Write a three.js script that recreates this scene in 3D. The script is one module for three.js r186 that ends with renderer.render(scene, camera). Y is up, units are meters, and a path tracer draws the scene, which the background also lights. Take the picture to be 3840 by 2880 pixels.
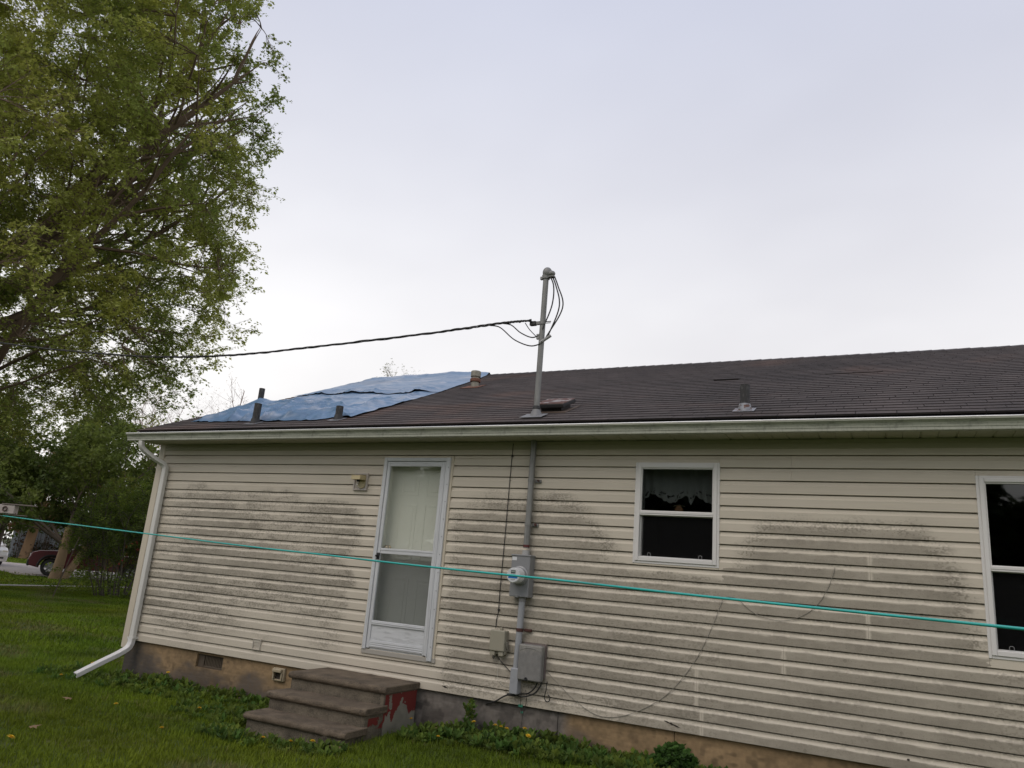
import * as THREE from 'three';
import { mergeGeometries } from 'three/addons/utils/BufferGeometryUtils.js';
import { RoundedBoxGeometry } from 'three/addons/geometries/RoundedBoxGeometry.js';

// ------------------------------------------------------------------ camera, sky, sun, exposure
const scene = new THREE.Scene();
const camera = new THREE.PerspectiveCamera(54.5335, 4 / 3, 0.05, 900);
camera.position.set(0, 1.1711, 6.897);
camera.rotation.set(0.25217, 0.48276, 0.08214, 'YXZ');
scene.add(camera);

const renderer = new THREE.WebGLRenderer({ antialias: true });
renderer.setSize(1024, 768);
renderer.toneMapping = THREE.LinearToneMapping;
renderer.toneMappingExposure = 1.12;
renderer.shadowMap.enabled = true;

// deterministic noise
function rng(seed) { let a = seed >>> 0; return () => { a = (a + 0x6d2b79f5) | 0; let t = Math.imul(a ^ (a >>> 15), 1 | a); t = (t + Math.imul(t ^ (t >>> 7), 61 | t)) ^ t; return ((t ^ (t >>> 14)) >>> 0) / 4294967296; }; }
function hash2(ix, iy, s) { let h = Math.imul(ix, 374761393) ^ Math.imul(iy, 668265263) ^ Math.imul(s, 974634777); h = Math.imul(h ^ (h >>> 13), 1274126177); return ((h ^ (h >>> 16)) >>> 0) / 4294967296; }
function noise(x, y, s = 0) { const ix = Math.floor(x), iy = Math.floor(y); let fx = x - ix, fy = y - iy; fx = fx * fx * (3 - 2 * fx); fy = fy * fy * (3 - 2 * fy); const a = hash2(ix, iy, s), b = hash2(ix + 1, iy, s), c = hash2(ix, iy + 1, s), d = hash2(ix + 1, iy + 1, s); return a + (b - a) * fx + (c - a) * fy + (a - b - c + d) * fx * fy; }
function fbm(x, y, o = 4, s = 0) { let v = 0, a = 0.5, n = 0; for (let i = 0; i < o; i++) { v += a * noise(x, y, s + i * 17); n += a; a *= 0.5; x = x * 2.03 + 11.3; y = y * 2.03 + 7.7; } return v / n; }
const clamp = (v, a = 0, b = 1) => Math.min(b, Math.max(a, v));
const sstep = (a, b, v) => { const t = clamp((v - a) / (b - a)); return t * t * (3 - 2 * t); };
const lerp = (a, b, t) => a + (b - a) * t;
function pw(pts, x) { if (x <= pts[0][0]) return pts[0][1]; for (let i = 1; i < pts.length; i++) if (x <= pts[i][0]) return lerp(pts[i - 1][1], pts[i][1], (x - pts[i - 1][0]) / (pts[i][0] - pts[i - 1][0])); return pts[pts.length - 1][1]; }

// overcast sky: soft layered cloud, paler toward the horizon
{
  const W = 1024, H = 512, d = new Float32Array(W * H * 4);
  for (let j = 0; j < H; j++) for (let i = 0; i < W; i++) {
    const el = ((j + 0.5) / H - 0.5) * Math.PI, az = ((i + 0.5) / W - 0.5) * Math.PI * 2;
    const y = Math.sin(el), cx = Math.cos(az) * Math.cos(el), cz = Math.sin(az) * Math.cos(el);
    const k = 1 / (Math.max(y, 0) + 0.22);                    // a flat cloud deck seen in perspective
    const px = cx * k, pz = cz * k;
    const n1 = fbm(px * 1.1 + 20, pz * 1.6 + 9, 5, 3), n2 = fbm(px * 0.45 + 3, pz * 0.6 + 31, 3, 8), n3 = fbm(px * 3.3 + 5, pz * 4.6 + 2, 4, 21);
    const c = (n1 - 0.5) * 0.75 + (n2 - 0.5) * 0.45 + (n3 - 0.5) * 0.16;
    const t = sstep(0.0, 0.95, Math.max(y, 0));
    let r = lerp(0.955, 0.45, t), g = lerp(0.935, 0.485, t), b = lerp(0.915, 0.63, t);
    const q = 1 + c * 0.34;
    r *= q; g *= q; b *= 1 + c * 0.30;
    const o = (j * W + i) * 4; d[o] = r; d[o + 1] = g; d[o + 2] = b; d[o + 3] = 1;
  }
  const sky = new THREE.DataTexture(d, W, H, THREE.RGBAFormat, THREE.FloatType);
  sky.mapping = THREE.EquirectangularReflectionMapping; sky.minFilter = sky.magFilter = THREE.LinearFilter; sky.wrapS = THREE.RepeatWrapping; sky.needsUpdate = true;
  scene.background = sky; scene.environment = sky;
}
// the sun, veiled by cloud, high on the viewer's left
const sun = new THREE.DirectionalLight(0xfff3e4, 1.0);
sun.position.set(-15, 36, 26); sun.target.position.set(-6, 0, -2);
sun.castShadow = true; sun.shadow.radius = 70; sun.shadow.mapSize.set(2048, 2048);
Object.assign(sun.shadow.camera, { left: -45, right: 45, top: 45, bottom: -45, near: 1, far: 140 });
scene.add(sun, sun.target);

// ------------------------------------------------------------------ helpers
const toS = (v) => { v = clamp(v); return Math.round(255 * (v <= 0.0031308 ? 12.92 * v : 1.055 * Math.pow(v, 1 / 2.4) - 0.055)); };
function colTex(w, h, fn, repeat = true) {           // fn(u, v, i, j) returns linear rgb
  const d = new Uint8Array(w * h * 4);
  for (let j = 0; j < h; j++) for (let i = 0; i < w; i++) { const c = fn((i + 0.5) / w, (j + 0.5) / h, i, j), o = (j * w + i) * 4; d[o] = toS(c[0]); d[o + 1] = toS(c[1]); d[o + 2] = toS(c[2]); d[o + 3] = 255; }
  const t = new THREE.DataTexture(d, w, h); t.colorSpace = THREE.SRGBColorSpace; t.magFilter = THREE.LinearFilter; t.minFilter = THREE.LinearMipmapLinearFilter; t.generateMipmaps = true;
  t.wrapS = t.wrapT = repeat ? THREE.RepeatWrapping : THREE.ClampToEdgeWrapping; t.needsUpdate = true; return t;
}
function grayTex(w, h, fn) { const t = colTex(w, h, (u, v, i, j) => { const g = fn(u, v, i, j); return [g, g, g]; }); t.colorSpace = THREE.NoColorSpace; return t; }
function mat(r, g, b, rough = 0.8, o = {}) {
  const { transmission, ...rest } = o;
  const phys = transmission !== undefined || o.clearcoat !== undefined || o.sheen !== undefined;
  const m = phys ? new THREE.MeshPhysicalMaterial({ roughness: rough, ...o }) : new THREE.MeshStandardMaterial({ roughness: rough, ...rest });
  m.color.setRGB(r, g, b); return m;
}
function numberedFactory() { const used = {}; return (n) => { if (!(n in used)) { used[n] = 0; return n; } used[n]++; return n + '_' + String(used[n]).padStart(3, '0'); }; }
const numbered = numberedFactory();
function sh(o) { o.castShadow = true; o.receiveShadow = true; return o; }
function part(name, geo, m, parent, label) { const o = sh(new THREE.Mesh(Array.isArray(geo) ? merge(geo) : geo, m)); o.name = name; parent.add(o); if (label) o.userData.label = label; return o; }
function thing(name, label, category, group) { const o = new THREE.Group(); o.name = numbered(name); o.userData = { label, category }; if (group) o.userData.group = group; scene.add(o); return o; }
function single(name, label, category, geo, m, group) { const o = sh(new THREE.Mesh(Array.isArray(geo) ? merge(geo) : geo, m)); o.name = numbered(name); o.userData = { label, category }; if (group) o.userData.group = group; scene.add(o); return o; }
function structure(name, geo, m) { const o = sh(new THREE.Mesh(geo, m)); o.name = numbered(name); o.userData = { kind: 'structure' }; scene.add(o); return o; }
function merge(list) {
  list = list.map((g) => { g = g.index ? g.toNonIndexed() : g; for (const k of Object.keys(g.attributes)) if (!['position', 'normal', 'uv'].includes(k)) g.deleteAttribute(k); if (!g.attributes.uv) g.setAttribute('uv', new THREE.BufferAttribute(new Float32Array(g.attributes.position.count * 2), 2)); if (!g.attributes.normal) g.computeVertexNormals(); g.clearGroups?.(); return g; });
  return mergeGeometries(list, false);
}
const V = (x, y, z) => new THREE.Vector3(x, y, z);
function box(x0, x1, y0, y1, z0, z1) { const g = new THREE.BoxGeometry(x1 - x0, y1 - y0, z1 - z0); g.translate((x0 + x1) / 2, (y0 + y1) / 2, (z0 + z1) / 2); return g; }
function rbox(x0, x1, y0, y1, z0, z1, r = 0.006, seg = 2) { const g = new RoundedBoxGeometry(x1 - x0, y1 - y0, z1 - z0, seg, Math.min(r, (x1 - x0) * 0.45, (y1 - y0) * 0.45, (z1 - z0) * 0.45)); g.translate((x0 + x1) / 2, (y0 + y1) / 2, (z0 + z1) / 2); return g; }
function cyl(p0, p1, r0, r1 = r0, n = 14, open = false) { const a = V(...p0), b = V(...p1), L = a.distanceTo(b), g = new THREE.CylinderGeometry(r1, r0, L, n, 1, open); g.applyQuaternion(new THREE.Quaternion().setFromUnitVectors(V(0, 1, 0), b.clone().sub(a).normalize())); g.translate((p0[0] + p1[0]) / 2, (p0[1] + p1[1]) / 2, (p0[2] + p1[2]) / 2); return g; }
function tube(pts, r, seg = 60, n = 8) { return new THREE.TubeGeometry(new THREE.CatmullRomCurve3(pts.map((p) => V(...p))), seg, r, n, false); }
// extrude a closed (z, y) outline along x
function alongX(pts, x0, x1, bevel = 0) {
  const s = new THREE.Shape(pts.map(([z, y]) => new THREE.Vector2(-z, y)));
  const g = new THREE.ExtrudeGeometry(s, { depth: x1 - x0, bevelEnabled: bevel > 0, bevelThickness: bevel, bevelSize: bevel, bevelSegments: 2, curveSegments: 6 });
  g.rotateY(Math.PI / 2); g.translate(x0, 0, 0); return g;      // (sx, sy, t) -> x = t, z = -sx
}
function sheet(pts, th) {                              // open polyline to a thin closed outline
  const out = []; const n = pts.length;
  for (let i = 0; i < n; i++) { const a = pts[Math.max(0, i - 1)], b = pts[Math.min(n - 1, i + 1)]; const dx = b[0] - a[0], dy = b[1] - a[1], l = Math.hypot(dx, dy) || 1; out.push([pts[i][0] - dy / l * th, pts[i][1] + dx / l * th]); }
  return pts.concat(out.reverse());
}
function frameRect(x0, x1, y0, y1, wl, wr, wb, wt, z0, z1, r = 0.005) {     // four bars butted together
  return [rbox(x0, x0 + wl, y0, y1, z0, z1, r), rbox(x1 - wr, x1, y0, y1, z0, z1, r), rbox(x0 + wl, x1 - wr, y0, y0 + wb, z0, z1 - 0.0015, r), rbox(x0 + wl, x1 - wr, y1 - wt, y1, z0, z1 - 0.0015, r)];
}

// ------------------------------------------------------------------ ground
const groundX = [[-35, -0.64], [-22, -0.5], [-14, -0.49], [-8.8, -0.46], [-5, -0.405], [-3.5, -0.345], [-2, -0.30], [3, -0.28]];
function groundY(x, z) { const near = 1 - sstep(25, 60, Math.hypot(x, z)); return pw(groundX, x) - 0.05 * Math.exp(-((x + 5) ** 2) / 0.8 - ((z - 1.25) ** 2) / 0.3) + (fbm(x * 0.55, z * 0.55, 3, 5) - 0.5) * 0.07 * near; }
{
  const lines = (a, b, fineA, fineB, fine, coarse) => { const o = []; let v = a; while (v < b) { o.push(v); const d = v < fineA ? fineA - v : v > fineB ? v - fineB : 0; v += Math.min(fine + d * coarse, 40); } o.push(b); return o; };
  const xs = lines(-500, 500, -14, 1, 0.16, 0.22), zs = lines(-500, 500, -1, 6, 0.16, 0.22);
  const P = [], U = [], I = [], nx = xs.length;
  for (const z of zs) for (const x of xs) { P.push(x, groundY(x, z), z); U.push(x / 16, z / 16); }
  for (let j = 0; j < zs.length - 1; j++) for (let i = 0; i < nx - 1; i++) { const a = j * nx + i; I.push(a, a + nx, a + 1, a + 1, a + nx, a + nx + 1); }
  const g = new THREE.BufferGeometry(); g.setAttribute('position', new THREE.Float32BufferAttribute(P, 3)); g.setAttribute('uv', new THREE.Float32BufferAttribute(U, 2)); g.setIndex(I); g.computeVertexNormals();
  const map = colTex(1024, 1024, (u, v) => {
    const x = u * 16, z = v * 16; const n = fbm(x * 0.9, z * 0.9, 4, 31), f = fbm(x * 14, z * 14, 3, 44), t = sstep(0.62, 0.78, fbm(x * 0.7 + 40, z * 1.6, 4, 52));
    let c = [lerp(0.034, 0.052, n), lerp(0.056, 0.082, n), lerp(0.005, 0.008, n)];
    c = [lerp(c[0], 0.13, t * 0.6), lerp(c[1], 0.105, t * 0.6), lerp(c[2], 0.05, t * 0.6)];
    const k = 0.55 + f * 0.9; return c.map((q) => q * k);
  });
  structure('lawn', g, mat(1, 1, 1, 0.95, { map }));
}
function flatSheet(poly, lift) {
  const s = new THREE.Shape(poly.map(([x, z]) => new THREE.Vector2(x, -z))); let g = new THREE.ShapeGeometry(s); g.rotateX(-Math.PI / 2);
  // subdivide so that the sheet follows the ground
  let tri = []; const p = g.toNonIndexed().attributes.position; for (let i = 0; i < p.count; i += 3) tri.push([0, 1, 2].map((k) => V(p.getX(i + k), 0, p.getZ(i + k))));
  for (let it = 0; it < 7; it++) { const nt = []; for (const t of tri) { const e = [t[0].distanceTo(t[1]), t[1].distanceTo(t[2]), t[2].distanceTo(t[0])]; const m = Math.max(...e); if (m < 1.2) { nt.push(t); continue; } const k = e.indexOf(m), a = t[k], b = t[(k + 1) % 3], c = t[(k + 2) % 3], q = a.clone().lerp(b, 0.5); nt.push([a, q, c], [q, b, c]); } tri = nt; }
  const P = [], U = []; for (const t of tri) for (const q of t) { P.push(q.x, groundY(q.x, q.z) + lift, q.z); U.push(q.x / 4, q.z / 4); }
  g = new THREE.BufferGeometry(); g.setAttribute('position', new THREE.Float32BufferAttribute(P, 3)); g.setAttribute('uv', new THREE.Float32BufferAttribute(U, 2)); g.computeVertexNormals(); return g;
}
{
  const gravel = colTex(512, 512, (u, v) => { const n = fbm(u * 90, v * 90, 2, 61), c = fbm(u * 6, v * 6, 3, 62); const k = 0.6 + n * 0.5 + (c - 0.5) * 0.35; return [0.40 * k, 0.36 * k, 0.33 * k]; });
  structure('gravel_drive', flatSheet([[-75, -17], [-55, -17.5], [-41.8, -16.9], [-37.2, -15.2], [-35.2, -17.6], [-30, -30], [-27, -46], [-41, -46], [-44, -33], [-50.5, -25], [-54, -24.4], [-75, -25]], 0.05), mat(1, 1, 1, 0.95, { map: gravel }));
  const conc = colTex(256, 256, (u, v) => { const k = 0.75 + fbm(u * 40, v * 40, 3, 66) * 0.5; return [0.27 * k, 0.25 * k, 0.22 * k]; });
  structure('sidewalk', flatSheet([[-27.3, -4], [-26.4, -4], [-28.4, -16.5], [-29.3, -16.5]], 0.05), mat(1, 1, 1, 0.9, { map: conc }));
}

// ------------------------------------------------------------------ materials of the house
const L = 0.1143, NC = 21, WX0 = -8.97, WX1 = 4.6;
// openings: [x0, x1, y0, y1]
const DOOR = [-5.165, -4.235, 0.29, 2.387], WIN1 = [-2.19, -1.397, 1.386, 2.328], WIN2 = [0.588, 1.40, 0.866, 2.235];
const OPEN = [DOOR, WIN1, WIN2];

// algae and dirt on the vinyl: copied from where the photograph shows it
function stainMask(x, y) {
  const wob = (fbm(x * 2.3, y * 5, 4, 71) - 0.5);
  let s = 0;
  if (x < -5.2) {                       // left of the door: thin patchy film
    const top = 2.02 + wob * 0.25 - sstep(-6.9, -5.2, x) * 0.22 - (x < -8.3 ? 0.05 : 0);
    const right = -5.36 + 0.05 * Math.sin(y * 9) + wob * 0.3 - sstep(1.25, 0.9, y) * 0.02;
    s = sstep(top, top - 0.12, y) * sstep(right, right - 0.2, x) * sstep(0.25, 0.75, fbm(x * 0.9, y * 2.0, 4, 77)) * 0.95;
    s *= sstep(0.16, 0.42, y + wob * 0.3) * 0.9 + 0.1;
  } else if (x < -2.25) {               // door to window: heavy, with a rounded upper corner
    const top = 2.055 + wob * 0.1 - sstep(-3.65, -4.2, x) * 0.16 - sstep(-3.0, -2.3, x) * 0.26;
    const right = y > 1.36 ? -2.32 + wob * 0.25 - sstep(1.4, 2.0, y) * 0.28 : 99;
    s = sstep(top + 0.05, top - 0.24, y + wob * 0.2) * sstep(right + 0.05, right - 0.26, x + wob * 0.3) * sstep(-4.24, -4.0, x + wob * 0.2) * 0.92;
    s *= sstep(0.05, 0.22, y + wob * 0.2) * 0.72 + 0.28;
  } else if (x < -1.38) {               // under the first window
    const top = 1.33 + wob * 0.06;
    s = sstep(top, top - 0.05, y) * 0.9;
  } else if (x < 0.62) {                // between the windows
    const top = 1.87 + wob * 0.05;
    const left = y > 1.38 ? lerp(-1.30, -1.06, sstep(1.4, 1.9, y)) + wob * 0.06 : -99;
    const right = y > 0.9 ? lerp(0.53, 0.30, sstep(1.1, 1.9, y)) + wob * 0.07 : 99;
    s = sstep(top + 0.04, top - 0.16, y + wob * 0.1) * sstep(left - 0.06, left + 0.20, x + wob * 0.2) * sstep(right + 0.06, right - 0.20, x + wob * 0.2);
  } else { const top = y > 0.9 ? -1 : 0.80 + wob * 0.05; s = sstep(top, top - 0.05, y) * 0.9; if (x > 1.42 && y < 1.8) s = 0.9; }
  return clamp(s);
}
const SEAMS = [[-1.578, 2], [-1.578, 3], [-1.578, 4], [-0.865, 5], [-0.865, 6], [-0.19, 12], [-0.19, 13], [-0.22, 8], [-0.22, 9], [-1.53, 0], [-1.53, 1], [-4.135, 20], [-5.6, 2], [-5.6, 1], [-4.98, 0], [-0.781, 20], [-0.781, 19], [-7.9, 20]];
function sidingTex(x0, x1, W, H, y1) {
  return colTex(W, H, (u, v) => {
    const x = x0 + (x1 - x0) * u, y = y1 * v, ci = Math.floor(y / L), t = y / L - ci;
    // every lap carries its own ragged outline
    const s = stainMask(x + (hash2(ci, 5, 96) - 0.5) * 0.10 + (noise(y * 60, ci * 3, 97) - 0.5) * 0.05, y + (noise(x * 7 + ci * 5, ci, 98) - 0.5) * 0.05);
    const g1 = fbm(x * 7, y * 34, 4, 81), g2 = noise(x * 210, y * 230, 82), g3 = noise(x * 80, y * 110, 83), g4 = fbm(x * 1.7 + ci * 13.1, y * 2.0, 4, 84), st = noise(x * 5, y * 260, 85), dr0 = fbm(x * 24, y * 3.5, 3, 89);
    let r = 0.575, g = 0.520, b = 0.422;
    const base = 0.95 + (g4 - 0.5) * 0.10 + (st - 0.5) * 0.05; r *= base; g *= base; b *= base;
    // film: thick on the flat of each lap, broken along the cove, speckled below the lap above
    const lapT = 0.58 + (g1 - 0.5) * 0.30, flat = lerp(1.0, 0.14 + 0.30 * sstep(0.48, 0.66, g1 * 0.5 + g4 * 0.5), sstep(lapT - 0.05, lapT + 0.07, t)) + (t > 0.82 ? 0.45 * sstep(0.42, 0.6, g4 * 0.6 + g3 * 0.4) : 0);
    let d = s * flat * (0.60 + 0.20 * (g1 - 0.5) + 0.46 * (g4 - 0.5) + 0.10 * (g2 - 0.5) + 0.10 * (dr0 - 0.5));
    d += s * 0.12 * sstep(0.66, 0.82, g3 * 0.55 + g2 * 0.45) * (t > 0.84 || t < 0.25 ? 1.0 : 0.55);
    d += (1 - s) * 0.10 * sstep(0.45, 0.7, g4) * (t < 0.6 ? 1 : 0.4) * sstep(2.15, 1.7, y); const edge = s * (1 - s) * 4; d += edge * 0.38 * sstep(0.48, 0.64, g3 * 0.5 + g1 * 0.5);
    // pale scuffs where the film has flaked off the cove
    d -= s * 0.22 * sstep(0.58, 0.72, noise(x * 45, y * 60, 86) * 0.5 + g1 * 0.5) * (t > 0.52 && t < 0.9 ? 1 : 0.15);
    if (x > -3 && y < 1.3) { const cx = Math.floor(x * 9), cy = Math.floor(y * 9); for (let a = -1; a <= 1; a++) for (let c = -1; c <= 1; c++) { const hx = hash2(cx + a, cy + c, 91); if (hx > 0.16) continue; const sx = (cx + a + hash2(cx + a, cy + c, 92)) / 9, sy = (cy + c + hash2(cx + a, cy + c, 93)) / 9, rr = 0.005 + 0.011 * hash2(cx + a, cy + c, 94); const dd = Math.hypot(x - sx, y - sy); if (dd < rr) d += 0.15 * (0.5 + g2 * 0.8); } }
    // washed strips beside the panel joints
    for (const [sx, c] of SEAMS) if (c === ci && sx > -3 && t < 0.85) d *= lerp(0.12, 1, sstep(0.006, 0.026 * (0.5 + g1), Math.abs(x - sx)));
    d = clamp(d, 0, 0.85);
    const dr = 0.155, dg = 0.135, db = 0.102; r = lerp(r, dr, d); g = lerp(g, dg, d); b = lerp(b, db, d);
    // faint general grime
    const gr = (fbm(x * 3 + 9, y * 7, 3, 88) - 0.5) * 0.10; r *= 1 + gr; g *= 1 + gr; b *= 1 + gr;
    return [r, g, b];
  }, false);
}
const SPLIT = -3.29, TY = 2.62;
const grainBump = grayTex(256, 256, (u, v) => fbm(u * 10, v * 90, 3, 95));
grainBump.repeat.set(6, 3);
const sidingL = mat(1, 1, 1, 0.55, { map: sidingTex(WX0, SPLIT, 2048, 1024, TY) });
const sidingR = mat(1, 1, 1, 0.55, { map: sidingTex(SPLIT, 2.3, 2048, 1024, TY) });
const trimCream = mat(0.56, 0.50, 0.395, 0.5);
const soffitMat = mat(0.42, 0.40, 0.31, 0.6);
const grime = (r, g, b, seed) => { const t = colTex(512, 256, (u, v) => { const k = 0.92 + (fbm(u * 12, v * 9, 4, seed) - 0.5) * 0.22 - 0.22 * sstep(0.60, 0.74, fbm(u * 34, v * 6, 4, seed + 3)) - 0.12 * sstep(0.7, 0.8, noise(u * 90, v * 60, seed + 5)); return [r * k, g * k, b * k]; }); t.repeat.set(0.5, 2); return t; };
const gutterMat = mat(1, 1, 1, 0.42, { map: grime(0.43, 0.44, 0.365, 311) });
const spoutMat = mat(0.62, 0.61, 0.57, 0.45);
const whiteVinyl = mat(0.66, 0.645, 0.62, 0.45);
const whiteAlu = (() => { const m = mat(1, 1, 1, 0.45, { map: colTex(256, 512, (u, v) => { const k = 0.95 + (fbm(u * 5, v * 7, 4, 101) - 0.5) * 0.22 - 0.16 * sstep(0.58, 0.75, fbm(u * 6, v * 7, 5, 102)); return [0.60 * k, 0.615 * k, 0.625 * k]; }) }); return m; })();
const darkIn = mat(0.35, 0.33, 0.30, 0.9);
const glassClear = mat(0.94, 0.95, 0.93, 0.02, { transmission: 1, thickness: 0, ior: 1.5 });
const glassDim = mat(0.74, 0.75, 0.75, 0.02, { transmission: 1, thickness: 0, ior: 1.5 });
const glassWin = mat(0.60, 0.62, 0.62, 0.02, { transmission: 1, thickness: 0, ior: 1.5 });
const blackRubber = mat(0.02, 0.02, 0.02, 0.6);
const grayMetal = mat(0.21, 0.215, 0.215, 0.55, { metalness: 0.15 });

const house = thing('house', 'single storey cream vinyl sided house with brown shingle roof and white storm door', 'house');

// ------------------------------------------------------------------ wall shell with real openings
const wall = (() => {
  const s = new THREE.Shape([[WX0 + 0.02, 0.012], [WX1 - 0.02, 0.012], [WX1 - 0.02, 2.62], [WX0 + 0.02, 2.62]].map((p) => new THREE.Vector2(...p)));
  for (const [a, b, c, d] of OPEN) s.holes.push(new THREE.Path([[a + 0.03, c + 0.03], [b - 0.03, c + 0.03], [b - 0.03, d - 0.03], [a + 0.03, d - 0.03]].map((p) => new THREE.Vector2(...p))));
  const g = new THREE.ExtrudeGeometry(s, { depth: 0.13, bevelEnabled: false }); g.translate(0, 0, -0.154);
  return part('wall', g, darkIn, house);
})();
{
  const zb = -8.7;
  const others = [box(WX0 + 0.02, WX0 + 0.15, -0.05, 2.62, zb, -0.14), box(WX1 - 0.15, WX1 - 0.02, -0.05, 2.62, zb, -0.14), box(WX0 + 0.02, WX1 - 0.02, -0.05, 2.62, zb - 0.13, zb)];
  part('rear_wall', others, trimCream, house);
  part('floor', box(WX0 + 0.15, WX1 - 0.15, 0.1, 0.2, zb, -0.14), mat(0.14, 0.1, 0.07, 0.6), house);
  part('ceiling', box(WX0 + 0.15, WX1 - 0.15, 2.45, 2.55, zb, -0.14), darkIn, house);
  part('partition', [box(-3.5, -3.4, 0.2, 2.45, -5, -0.14), box(-5.6, -5.5, 0.2, 2.45, -5, -0.14), box(-0.4, -0.3, 0.2, 2.45, -5, -0.14), box(-8.8, 4.4, 0.2, 2.45, -5.1, -5)], mat(0.22, 0.2, 0.18, 0.9), house);
  const gab = new THREE.Shape([[0.1, 2.62], [-8.8, 2.62], [-4.35, 4.48]].map(([z, y]) => new THREE.Vector2(-z, y)));
  for (const x of [WX0 + 0.02, WX1 - 0.12]) { const e = new THREE.ExtrudeGeometry(gab, { depth: 0.1, bevelEnabled: false }); e.rotateY(Math.PI / 2); e.translate(x, 0, 0); part('gable', e, trimCream, house); }
}
// Dutch lap profile, bottom to top, as [z, fraction of the course]
const PROFILE = [[0.0165, 0], [0.0180, 0.012], [0.0155, 0.595], [0.0142, 0.62], [0.0095, 0.68], [0.0062, 0.75], [0.0046, 0.84], [0.0040, 0.918], [-0.0215, 0.922], [-0.0215, 1.0]];
function lapGeo(ci, x0, x1, ya, yb, dz, tx0, tx1) {
  const y0 = ci * L, pts = [];
  for (let i = 0; i < PROFILE.length - 1; i++) {
    let [za, fa] = PROFILE[i], [zb, fb] = PROFILE[i + 1]; let a = y0 + fa * L, b = y0 + fb * L;
    if (b <= ya || a >= yb) continue;
    if (a < ya) { za = lerp(za, zb, (ya - a) / (b - a)); a = ya; }
    if (b > yb) { zb = lerp(za, zb, (yb - a) / (b - a)); b = yb; }
    if (!pts.length) pts.push([za, a]); pts.push([zb, b]);
  }
  if (pts.length < 2) return null;
  const P = [], U = [], quad = (a, b, c, d) => { for (const q of [a, b, c, a, c, d]) { P.push(...q); U.push((q[0] - tx0) / (tx1 - tx0), q[1] / TY); } };
  const nseg = Math.max(1, Math.round((x1 - x0) / 0.6));
  // panels are never dead straight: a few tenths of a millimetre of wave along their length
  const wv = (x, k) => dz + (noise(x * 0.9 + ci * 7.7, ci * 3.1, 111) - 0.5) * 0.0022 * k;
  for (let sgm = 0; sgm < nseg; sgm++) {
    const xa = lerp(x0, x1, sgm / nseg), xb = lerp(x0, x1, (sgm + 1) / nseg);
    for (let i = 0; i < pts.length - 1; i++) quad([xa, pts[i][1], pts[i][0] + wv(xa, 1)], [xb, pts[i][1], pts[i][0] + wv(xb, 1)], [xb, pts[i + 1][1], pts[i + 1][0] + wv(xb, 1)], [xa, pts[i + 1][1], pts[i + 1][0] + wv(xa, 1)]);
    const b = pts[0]; quad([xa, b[1], -0.022], [xb, b[1], -0.022], [xb, b[1], b[0] + wv(xb, 1)], [xa, b[1], b[0] + wv(xa, 1)]);   // the butt under the lap
    const t = pts[pts.length - 1]; quad([xa, t[1], t[0] + wv(xa, 1)], [xb, t[1], t[0] + wv(xb, 1)], [xb, t[1], -0.022], [xa, t[1], -0.022]);
  }
  for (const [x, f] of [[x0, 1], [x1, -1]]) for (let i = 0; i < pts.length - 1; i++) { const w = wv(x, 1); const q = [[x, pts[i][1], -0.0225], [x, pts[i][1], pts[i][0] + w], [x, pts[i + 1][1], pts[i + 1][0] + w], [x, pts[i + 1][1], -0.0225]]; f > 0 ? quad(...q) : quad(...q.reverse()); }
  const g = new THREE.BufferGeometry(); g.setAttribute('position', new THREE.Float32BufferAttribute(P, 3)); g.setAttribute('uv', new THREE.Float32BufferAttribute(U, 2)); g.computeVertexNormals(); return g;
}
for (let ci = 0; ci <= NC; ci++) {
  const yA = ci * L, yB = Math.min(yA + L, 2.458);
  if (yA >= yB) break;
  const cuts = [-8.865, SPLIT, WX1];
  for (const [sx, c] of SEAMS) if (c === ci) cuts.push(sx);
  for (const o of OPEN) if (o[3] > yA && o[2] < yB) cuts.push(o[0] + 0.004, o[1] - 0.004);
  cuts.sort((a, b) => a - b);
  for (let i = 0; i < cuts.length - 1; i++) {
    const a = cuts[i], b = cuts[i + 1], mx = (a + b) / 2; if (b - a < 0.01) continue;
    const left = mx < SPLIT, m = left ? sidingL : sidingR, tx = left ? [WX0, SPLIT] : [SPLIT, 2.3];
    const o = OPEN.find((q) => mx > q[0] && mx < q[1] && q[3] > yA && q[2] < yB);
    const spans = o ? [[yA, Math.min(yB, o[2] + 0.004)], [Math.max(yA, o[3] - 0.004), yB]] : [[yA, yB]];
    const odd = cuts.slice(1, -1).includes(a) && SEAMS.some(([sx, c]) => c === ci && sx === a) ? 0.0012 : 0;
    for (const [ya, yb] of spans) if (yb - ya > 0.006) { const g = lapGeo(ci, a + (a === SPLIT ? 0 : 0.0008), b - (b === SPLIT ? 0 : 0.0008), ya, yb, odd, ...tx); if (g) part('siding_board', g, m, wall); }
  }
}
// corner post, frieze trim, starter strip
part('corner_post', [alongX(sheet([[-0.13, 0], [-0.13, 0]], 0.01).slice(0, 0).concat([[0.0, 0], [0.022, 0], [0.022, 1], [0, 1]]), 0, 1).scale(0.105, 2.64, 1).translate(-8.97, -0.1, 0), box(-8.972, -8.95, -0.1, 2.54, -0.13, 0.0), box(-8.872, -8.858, -0.02, 2.54, 0.0, 0.017)], trimCream, house);
part('frieze_trim', alongX([[0.0, 2.452], [0.012, 2.452], [0.020, 2.462], [0.021, 2.50], [0.016, 2.512], [0.016, 2.538], [0, 2.538]], -8.86, WX1), mat(0.40, 0.37, 0.27, 0.55), house);
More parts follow.
